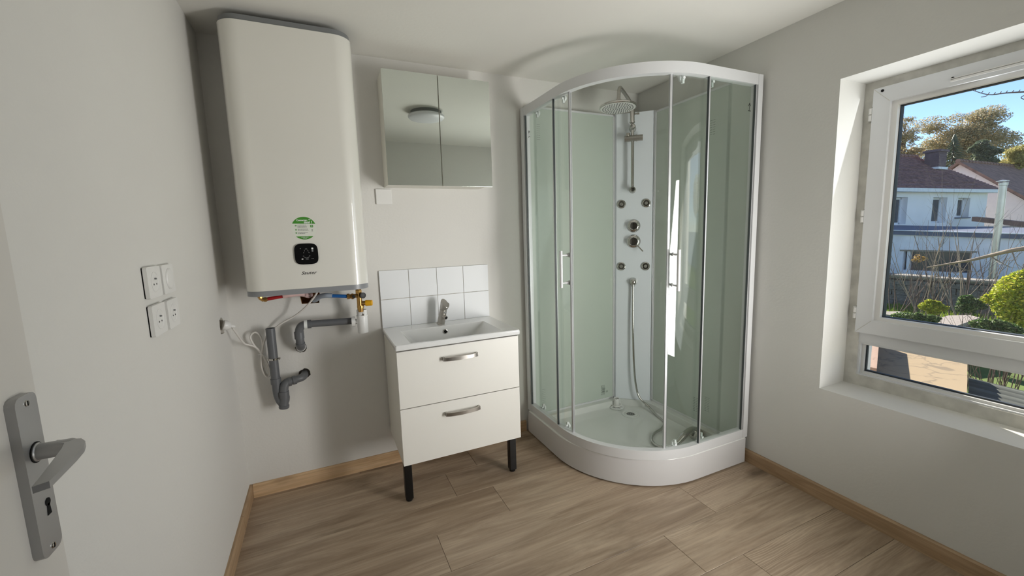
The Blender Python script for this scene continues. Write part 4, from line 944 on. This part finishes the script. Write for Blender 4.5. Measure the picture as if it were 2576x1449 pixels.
bm = bmesh.new(); PR(bm, [(XG-.08, Yr, gz(Yr)-.10), (XG-.08, Yl, gz(Yl)-.10), (XG-.08, Yl, gz(Yl)+.03), (XG-.08, Yr, gz(Yr)+.03)], (6.2, 0, 0)); fin(bm, 'flat_roof', M_felt, g)
bm = bmesh.new(); PR(bm, [(XG-.10, Yr, gz(Yr)+.03), (XG-.10, Yl, gz(Yl)+.03), (XG-.10, Yl, gz(Yl)+.055), (XG-.10, Yr, gz(Yr)+.055)], (.1, 0, 0)); fin(bm, 'roof_edge_strip', M_gutter, g)
wf = box('window', M_winb, g, XG+.18, XG+.2, w1.y, w0.y, wb.z, w0.z)
box('lintel', M_cope, wf, XG-.01, XG+.02, w1.y-.1, w0.y+.1, w0.z, w0.z+.05); box('window_frame', M_gutter, wf, XG+.05, XG+.2, w0.y-.16, w0.y-.08, wb.z, w0.z)
box('ground_mass', M_render, g, XG+.3, XG+6, Yr+.1, Yl-.1, GZ, .4)
ft_ = at(2522, 455, 17.4); 
f = thing('flue', (17.4, ft_.y, GZ), 'tall stainless steel flue pipe with rain cap in front of the outbuilding', 'flue')
fb = at(2505, 632, 17.4)
lathe('pipe', M_steel, f, [(.078, GZ), (.078, ft_.z-.13), (.092, ft_.z-.12), (.092, ft_.z-.05)], (17.4, ft_.y-.02, 0), seg=20)
lathe('rain_cap', M_steel, f, [(.12, 0), (.12, .02), (0, .05)], (17.4, ft_.y, ft_.z-.02), seg=20)
bm = bmesh.new()
for z in (ft_.z-.9, ft_.z-1.2, ft_.z-2.0): LA(bm, [(.09, 0), (.09, .03)], (17.4, ft_.y-.02, z), seg=16)
for a in (0, 2.1, 4.2): T(bm, [(17.4+.06*math.cos(a), ft_.y+.06*math.sin(a), ft_.z-.06), (17.4+.06*math.cos(a), ft_.y+.06*math.sin(a), ft_.z)], .008, 6)
fin(bm, 'pipe_band', M_steel, f)
# neighbouring house, seen very obliquely
hL = Vector((24.9, 8.35)); hR = Vector((33.0, 7.78)); hd = (hR-hL).normalized(); hn = Vector((hd.y, -hd.x)); EZ = 2.62
if hn.y > 0: hn = -hn
hs = thing('hipped_roof_house', (26, 9, GZ), 'white house with brown hipped tiled roof and brick chimney beyond the outbuilding', 'building')
hl0 = hL-hd*9
def facade_t(u, v):
    """distance along the facade and height for a pixel"""
    d = fwd+RT*((u-1288)/FPX)-UP*((v-724.5)/FPX); p = Vector((CAM.x, CAM.y)); dd2 = Vector((d.x, d.y))
    den = dd2.x*hd.y-dd2.y*hd.x; t_ = ((hL.x-p.x)*hd.y-(hL.y-p.y)*hd.x)/den; q = p+dd2*t_
    return (q-hL).dot(hd), CAM.z+d.z*t_
wins = []
for (ua, va, ub, vb) in ((2240, 496, 2278, 564), (2347.8, 496.5, 2377, 560), (2410.6, 497.5, 2436, 546)):
    a, za = facade_t(ua, va); b, zb_ = facade_t(ub, vb); wins.append((a, b, zb_, za))
wins[0] = (wins[0][0]-.6, wins[0][1], wins[0][2], wins[0][3])
Q = lambda s, z, o=0: Vector((hL.x+hd.x*s+hn.x*o, hL.y+hd.y*s+hn.y*o, z))
s_ = -9; bm = bmesh.new()
for a, b, z0, z1 in wins:
    PR(bm, [Q(s_, GZ), Q(a, GZ), Q(a, EZ), Q(s_, EZ)], (-hn.x*.4, -hn.y*.4, 0)); PR(bm, [Q(a, GZ), Q(b, GZ), Q(b, z0), Q(a, z0)], (-hn.x*.4, -hn.y*.4, 0)); PR(bm, [Q(a, z1), Q(b, z1), Q(b, EZ), Q(a, EZ)], (-hn.x*.4, -hn.y*.4, 0)); s_ = b
SE = (hR-hL).length
PR(bm, [Q(s_, GZ), Q(SE, GZ), Q(SE, EZ), Q(s_, EZ)], (-hn.x*.4, -hn.y*.4, 0)); PR(bm, [Q(SE-.3, GZ, -.4), Q(SE, GZ, -.4), Q(SE, EZ, -.4), Q(SE-.3, EZ, -.4)], (-hn.x*4.4, -hn.y*4.4, 0))
fin(bm, 'wall', M_render, hs)
for a, b, z0, z1 in wins:
    bm = bmesh.new(); t_ = .09; D = (-hn.x*.06, -hn.y*.06, 0)
    for q in ((a, a+t_, z0, z1), (b-t_, b, z0, z1), (a, b, z0, z0+t_), (a, b, z1-t_, z1)): PR(bm, [Q(q[0], q[2], -.25), Q(q[1], q[2], -.25), Q(q[1], q[3], -.25), Q(q[0], q[3], -.25)], D)
    w_ = fin(bm, 'window', M_gutter, hs)
    bm = bmesh.new(); PR(bm, [Q(a, z0, -.29), Q(b, z0, -.29), Q(b, z1, -.29), Q(a, z1, -.29)], (-hn.x*.02, -hn.y*.02, 0)); fin(bm, 'pane', M_winb, w_)
bm = bmesh.new(); a, b, z0, z1 = wins[2]; PR(bm, [Q(a-.15, z0-.06, .06), Q(b+.1, z0-.06, .06), Q(b+.1, z0, .06), Q(a-.15, z0, .06)], (-hn.x*.4, -hn.y*.4, 0)); fin(bm, 'window_sill', M_felt, hs)
bm = bmesh.new(); PR(bm, [Q(-9, EZ-.02, .38), Q(SE+.5, EZ-.02, .38), Q(SE+.5, EZ+.14, .38), Q(-9, EZ+.14, .38)], (-hn.x*.34, -hn.y*.34, 0)); fin(bm, 'gutter', M_gutter, hs)
rR = Vector((31.2, 10.15, 4.80)); rL = rR-Vector((hd.x, hd.y, 0))*14+Vector((0, .2, 0))
e1_, e2_ = Q(SE+.55, EZ+.13, .34), Q(-9, EZ+.13, .34); e3_, e4_ = Q(SE+.55, EZ+.13, -5.2), Q(-9, EZ+.13, -5.2)
bm = bmesh.new(); v = [bm.verts.new(p) for p in (e1_, e2_, rL, rR, e3_, e4_)]
bm.faces.new((v[0], v[1], v[2], v[3])); bm.faces.new((v[0], v[3], v[4])); bm.faces.new((v[3], v[2], v[5], v[4])); bm.faces.new((v[1], v[5], v[2])); bm.faces.new((v[0], v[4], v[5], v[1]))
rf = fin(bm, 'roof', M_roof, hs, smooth=False)
bm = bmesh.new()
for k in range(44):
    p = rL+(rR-rL)*k/44; T(bm, [p, p+(rR-rL)/44*.9], .10, 6, radii=[.12, .10])
fin(bm, 'ridge_tiles', M_roof2, rf)
# courses of tiles on the visible slope
bm = bmesh.new()
for k in range(26):
    t0 = k/26; a = e1_.lerp(rR, t0); b = e2_.lerp(rL, t0); a2 = e1_.lerp(rR, t0+.034); b2 = e2_.lerp(rL, t0+.034)
    up_ = Vector((hn.x*.5, hn.y*.5, .8)); f_ = [bm.verts.new(a+up_*.035), bm.verts.new(b+up_*.035), bm.verts.new(b2), bm.verts.new(a2), bm.verts.new(a), bm.verts.new(b)]
    bm.faces.new(f_[:4]); bm.faces.new((f_[0], f_[4], f_[5], f_[1]))
tc_ = fin(bm, 'tile_courses', M_roof, rf, smooth=False); tc_['kind'] = 'stuff'
c0, c1 = at(2335, 380, 31), at(2367, 421, 31)
box('chimney', M_chim, hs, 30.7, 31.5, c1.y, c0.y, 3.6, c0.z, .0)
bm = bmesh.new(); B(bm, 30.62, 31.58, c1.y-.08, c0.y+.08, c0.z-.14, c0.z-.02); 
for k in range(9): B(bm, 30.685, 31.515, c1.y-.015, c0.y+.015, c0.z-.25-k*.12, c0.z-.19-k*.12)
fin(bm, 'chimney_courses', M_chim, hs)
box('chimney_flashing', M_gutter, hs, 30.6, 31.6, c1.y-.06, c0.y+.06, c1.z-.1, c1.z+.02)
# gabled house
g2 = thing('gabled_house', (38, 9, GZ), 'pink white gabled house with mossy brown tiled roof at the right', 'building')
pk = at(2414.5, 414, 36); er = at(2576, 503, 36); gl = at(2387.5, 433.4, 36); slp = (pk.z-er.z)/(pk.y-er.y)
lowy = pk.y-6; lz = pk.z-slp*6
bm = bmesh.new(); PR(bm, [(36, pk.y, pk.z), (36, lowy, lz), (36, lowy, GZ), (36, pk.y+5, GZ), (36, pk.y+5, pk.z-slp*5)], (12, 0, 0)); fin(bm, 'wall', M_pinkr, g2, smooth=False)
bm = bmesh.new(); o_ = .16
PR(bm, [(35.75, pk.y, pk.z+.05), (35.75, lowy-.2, lz-.05), (35.75, lowy-.2, lz+o_-.05), (35.75, pk.y, pk.z+o_+.05), (35.75, pk.y+5, pk.z-slp*5+o_), (35.75, pk.y+5, pk.z-slp*5)], (13, 0, 0)); fin(bm, 'roof', M_roof2, g2, smooth=False)
bm = bmesh.new()
for k in range(30): T(bm, [(35.7+k*.42, pk.y, pk.z+.2), (36.1+k*.42, pk.y, pk.z+.2)], .1, 6, radii=[.13, .10])
fin(bm, 'ridge_tiles', M_roof2, g2)
lw0 = at(2451, 545, 30); lw1 = at(2600, 561, 30)
t = thing('tiled_garden_wall', (30, 6, GZ), 'low wall capped with red brown tiles in front of the gabled house', 'wall')
box('wall', M_pinkr, t, 30.05, 30.3, lw1.y-2, lw0.y, GZ, lw1.z-.1); prism('tile_cap', M_roof2, t, [(29.9, lw0.y+.05, lw0.z-.22), (29.9, lw1.y, lw1.z-.22), (29.9, lw1.y, lw1.z), (29.9, lw0.y+.05, lw0.z)], (.6, 0, 0))

# ---- vegetation
def leaves(bm, c, rad, n, size, shell=.55, squash=(1, 1, 1), rnd=None):
    rnd = rnd or random
    for _ in range(n):
        while True:
            p = Vector((rnd.uniform(-1, 1), rnd.uniform(-1, 1), rnd.uniform(-1, 1)))
            if shell < p.length < 1: break
        q = Vector(c)+Vector((p.x*rad*squash[0], p.y*rad*squash[1], p.z*rad*squash[2]))
        a = Vector((rnd.gauss(0, 1), rnd.gauss(0, 1), rnd.gauss(0, .6))).normalized(); b = a.cross(Vector((rnd.gauss(0, 1), rnd.gauss(0, 1), rnd.gauss(0, 1)))).normalized()
        s = size*rnd.uniform(.6, 1.3); vs = [bm.verts.new(q+a*s), bm.verts.new(q+b*s*.5), bm.verts.new(q-a*s*.8), bm.verts.new(q-b*s*.5)]; bm.faces.new(vs)
def crown(name, m, parent, blobs, n, size, shell=.5, seed=1):
    rnd = random.Random(seed); bm = bmesh.new(); tot = sum(b[1]**2 for b in blobs)
    for c, r, sq_ in blobs: leaves(bm, c, r, int(n*r*r/tot), size, shell, sq_, rnd)
    o = fin(bm, name, m, parent, smooth=False); o['kind'] = 'stuff'; return o
def branches(bm, p, d, l, r, depth, rnd, spread=.5, kink=.15, seg=5, fan=3):
    pts = [Vector(p)]; dd_ = Vector(d).normalized(); n = 4
    for k in range(n):
        dd_ = (dd_+Vector((rnd.gauss(0, kink), rnd.gauss(0, kink), rnd.gauss(0, kink)*.6+.04))).normalized(); pts.append(pts[-1]+dd_*l/n)
    T(bm, pts, r, seg, radii=[r*(1-.6*i/n) for i in range(n+1)])
    if depth:
        for k in range(fan):
            i = rnd.randint(1, n); nd2 = (dd_+Vector((rnd.gauss(0, spread), rnd.gauss(0, spread), rnd.gauss(0, spread)*.7+.1))).normalized()
            branches(bm, pts[i], nd2, l*rnd.uniform(.45, .75), r*(1-.6*i/n)*.75, depth-1, rnd, spread, kink, seg, fan)
def tree(u, v, X, ru, rv, m, label, n, size, seed, sh_=.45, group='trees behind the houses', rag=6):
    rnd = random.Random(seed); c = at(u, v, X); ry = abs(at(u+ru, v, X).y-c.y); rz = abs(at(u, v-rv, X).z-c.z)
    t = thing('tree', (X, c.y, GZ), label, 'tree', group)
    bm = bmesh.new(); T(bm, [(X, c.y, GZ), (X, c.y+.1, c.z-rz*.6), (X, c.y, c.z)], .25, 8, radii=[.3, .22, .1])
    for k in range(8): branches(bm, (X, c.y, c.z-rz*.6+rz*.12*k), (rnd.gauss(0, .6), rnd.gauss(0, .8), .8), min(ry, rz)*.62, .05, 2, rnd, .5, .15, 4, 3)
    fin(bm, 'trunk', M_bark, t)
    bl_ = [(c-Vector((0, 0, rz*.1)), min(ry, rz)*.72, (1, ry/min(ry, rz)*.95, rz/min(ry, rz)))]
    for k in range(rag*9):
        a = rnd.uniform(0, 2*math.pi); f_ = rnd.uniform(0, 1)**.6*.88; rr_ = rnd.uniform(.14, .30)*min(ry, rz)
        bl_.append((c+Vector((rnd.uniform(-1, .6)*min(ry, rz)*.6, ry*f_*math.cos(a), rz*f_*math.sin(a)*(1 if math.sin(a) > 0 else 1.2))), rr_, (1.1, 1.5, .8)))
    crown('foliage', m, t, bl_, n, size, .1, seed); return t
tree(2432, 350, 50, 150, 84, M_lautumn, 'large broad tree with golden brown autumn leaves behind the chimney', 46000, .07, 11, group=None)
tree(2276, 345, 46, 40, 52, M_lautumn, 'thin leaved tree at the far left behind the hipped roof', 7000, .06, 12, group=None)
tree(2475, 395, 42, 42, 44, M_ldark, 'dark green tree between the chimney and the gabled house', 14000, .07, 13, group=None)
tree(2565, 395, 44, 50, 34, M_lpale, 'pale yellow tree above the roof of the gabled house', 12000, .06, 14, group=None)
tree(2280, 392, 40, 60, 20, M_lautumn, 'low russet hedge tree just above the hipped roof ridge', 8000, .055, 15, group=None)
tag(box('boundary_wall', M_rendg, None, 18.2, 18.5, -26, -3.6, GZ, 1.0), 'long pale boundary wall continuing to the right of the outbuilding', 'wall')
for k, (x, y, h) in enumerate(((24, -6, 2.2), (27, -13, 2.8), (23, -21, 2.4))):
    t = thing('tree', (x, y, GZ), ('first', 'second', 'third')[k]+' broad tree behind the boundary wall, counted from the outbuilding', 'tree')
    bm = bmesh.new(); T(bm, [(x, y, GZ), (x, y, 1.5), (x, y, 3)], .2, 8, radii=[.22, .16, .08]); fin(bm, 'trunk', M_bark, t)
    crown('foliage', (M_lautumn, M_ldark, M_lpale)[k], t, [((x, y, 2.6+h/3), h*.8, (1, 1.2, .8))]+[((x+random.uniform(-1, 1)*h*.5, y+random.uniform(-1, 1)*h*.8, 2.6+random.uniform(0, .6)*h), h*.4, (1, 1, .8)) for _ in range(6)], 7000, .12, .4, 60+k)
# conifer
c = at(2400, 360, 41); t = thing('conifer', (41, c.y, GZ), 'small dark conifer in front of the golden autumn tree', 'tree'); bm = bmesh.new(); T(bm, [(41, c.y, GZ), (41, c.y, c.z+.6)], .1, 6, radii=[.15, .02]); fin(bm, 'trunk', M_bark, t)
bm = bmesh.new(); rnd = random.Random(5)
for k in range(14):
    z = c.z-1.6+k*.16; r_ = 1.0*(1-k/14.5)
    for j in range(16): a = rnd.uniform(0, 6.28); T(bm, [(41, c.y, z+.1), (41+r_*math.cos(a), c.y+r_*math.sin(a), z-.12)], .05, 4, radii=[.05, .02])
o = fin(bm, 'foliage', M_ldark, t); o['kind'] = 'stuff'
# bare shrubs in front of the stone wall
shl = ['bare brown shrub at the left edge of the window view', 'bare shrub with tall upright stems left of centre in the garden', 'tangled bare shrub in the middle of the garden', 'bare shrub with forked stems near the flue', 'bare twiggy shrub at the right beside the yellow green bush']
for k, (u, v, X, hgt) in enumerate(((2275, 768, 12.6, 1.2), (2335, 768, 12.2, 2.0), (2390, 768, 12.8, 2.0), (2440, 768, 12.2, 2.1), (2490, 765, 12.6, 2.1))):
    rnd = random.Random(40+k); c = at(u, v, X); bm = bmesh.new()
    for j in range(8):
        branches(bm, (c.x+rnd.gauss(0, .12), c.y+rnd.gauss(0, .16), GZ), (rnd.gauss(0, .2), rnd.gauss(0, .30), 1), hgt*rnd.uniform(.6, 1.0), rnd.uniform(.007, .013), 2 if j < 4 else 1, rnd, .34, .04, 5, 2)
    o = fin(bm, 'bare_shrub', M_barkl if k % 2 else M_bark, None, 60); tag(o, shl[k], 'shrub')
bm = bmesh.new(); P = [at(2600, 622, 8), at(2545, 630, 8), at(2490, 643, 8.1), at(2440, 655, 8.1), at(2390, 663, 8.2), at(2332, 673, 8.2)]
T(bm, catmull(P, 4), .02, 7, radii=[.03-.022*i/20 for i in range(21)]); rnd = random.Random(9)
for p in P[1:5]: branches(bm, p, (rnd.gauss(0, .3), rnd.gauss(0, .4)-.4, -.5), .25, .008, 1, rnd, .5, .12, 5, 3)
tag(fin(bm, 'tree_branch', M_barkl, None, 60), 'long pale bare branch reaching in from the right over the garden', 'branch')
bm = bmesh.new(); P = [at(2610, 228, 7), at(2576, 231, 7), at(2530, 234, 7), at(2485, 238, 7), at(2442, 225, 7)]
T(bm, catmull(P, 4), .008, 6, radii=[.010-.007*i/16 for i in range(17)])
for p in catmull(P, 3): T(bm, [p, p+Vector((0, -.012, .02))], .004, 5)
T(bm, catmull([P[3], at(2480, 242, 7), at(2468, 244, 7)], 3), .004, 5); T(bm, catmull([P[0], at(2570, 243, 7), at(2576, 250, 7), at(2590, 252, 7)], 3), .004, 5)
tag(fin(bm, 'budding_branch', M_bark, None, 60), 'thin budding branch against the blue sky at the right', 'branch')
# bushes and ivy
bm = bmesh.new()
def bush(name, u, v, X, ru, rv, m, label, n, size, seed, cat='bush'):
    rnd = random.Random(seed); c = at(u, v, X); ry = abs(at(u+ru, v, X).y-c.y); rz = abs(at(u, v-rv, X).z-c.z); r0 = min(ry, rz)
    t = thing(name, (X, c.y, GZ), label, cat)
    bm = bmesh.new()
    for k in range(9): branches(bm, (X+rnd.gauss(0, .04), c.y+rnd.gauss(0, .08), GZ if GZ > c.z-3 else c.z-1), (rnd.gauss(0, .08), rnd.gauss(0, .1), 1), max(.2, (c.z-GZ)*.75), .006, 1, rnd, .3, .06, 5, 3)
    fin(bm, 'stems', M_bark, t)
    bl_ = [(c, r0, (1, ry/r0*.75, rz/r0*.75))]
    for k in range(14):
        a = rnd.uniform(0, 6.28); f_ = rnd.uniform(.3, .8); bl_.append((c+Vector((rnd.uniform(-.5, .5)*r0, ry*f_*math.cos(a), rz*f_*math.sin(a))), r0*rnd.uniform(.25, .42), (1, 1.2, .9)))
    crown('foliage', m, t, bl_, n, size, .35, seed)
bush('yellow_green_bush', 2552, 750, 7.1, 86, 84, M_lyell, 'dense yellow green leafy bush at the right of the window view', 11000, .019, 21)
bush('dark_ivy_bush', 2512, 826, 6.75, 92, 24, M_livy, 'dark green ivy spreading under the yellow green bush', 7000, .016, 22)
bush('dark_ivy_bush', 2440, 765, 9.0, 45, 22, M_livy, 'dark variegated leafy clump left of the yellow green bush', 5200, .019, 23)
bush('yellow_shrub', 2345, 772, 9.2, 50, 17, M_lyell, 'low bright yellow shrub in the sun at the foot of bare stems', 5600, .019, 24)
bush('ivy_ground_cover', 2300, 800, 8.6, 88, 17, M_livy, 'green and white ivy covering the ground at the left of the slab', 7600, .016, 25)
bush('brown_leaf_shrub', 2312, 650, 13.0, 22, 12, M_lbrown, 'few orange brown leaves left on a shrub before the dark garage window', 120, .035, 26)
# grass blades
bm = bmesh.new(); rnd = random.Random(3)
for k in range(5000):
    x, y = rnd.uniform(9.5, 13.8), rnd.uniform(.8, 5); h_ = rnd.uniform(.06, .14); a = rnd.uniform(0, 3.14)
    bm.faces.new([bm.verts.new((x-.01*math.cos(a), y-.01*math.sin(a), GZ)), bm.verts.new((x+.01*math.cos(a), y+.01*math.sin(a), GZ)), bm.verts.new((x+rnd.gauss(0, .03), y+rnd.gauss(0, .03), GZ+h_))])
o = tag(fin(bm, 'grass_blades', leafmat('grass_blades', (84, 116, 26), (124, 150, 36), (150, 160, 50)), None, smooth=False), 'strip of bright green grass in front of the stone wall', 'grass'); o['kind'] = 'stuff'
# concrete slabs
sp_ = [atz(u, v, -.42) for u, v in ((2316, 813.5), (2386, 793.5), (2438, 792), (2465, 799), (2392, 825), (2330, 830))]
tag(prism('garden_slab', M_slab, None, sp_, (0, 0, -.07), .01), 'pale lichen covered concrete slab among the ivy', 'slab')
tag(box('slab_support', M_mortar, None, sp_[0].x-.2, sp_[0].x+1.0, sp_[4].y+.1, sp_[0].y-.2, GZ, -.495), 'rough masonry base carrying the lichen covered slab', 'masonry')
kp = [atz(u, v, -.55) for u, v in ((2222, 783), (2262, 783), (2291, 792), (2280, 797), (2222, 790))]
tag(prism('stone_kerb', M_cope, None, kp, (0, 0, -.25), .01), 'grey stone kerb at the left edge of the ivy', 'kerb')

for o in bpy.data.objects:
    if '_root' in o: del o['_root']
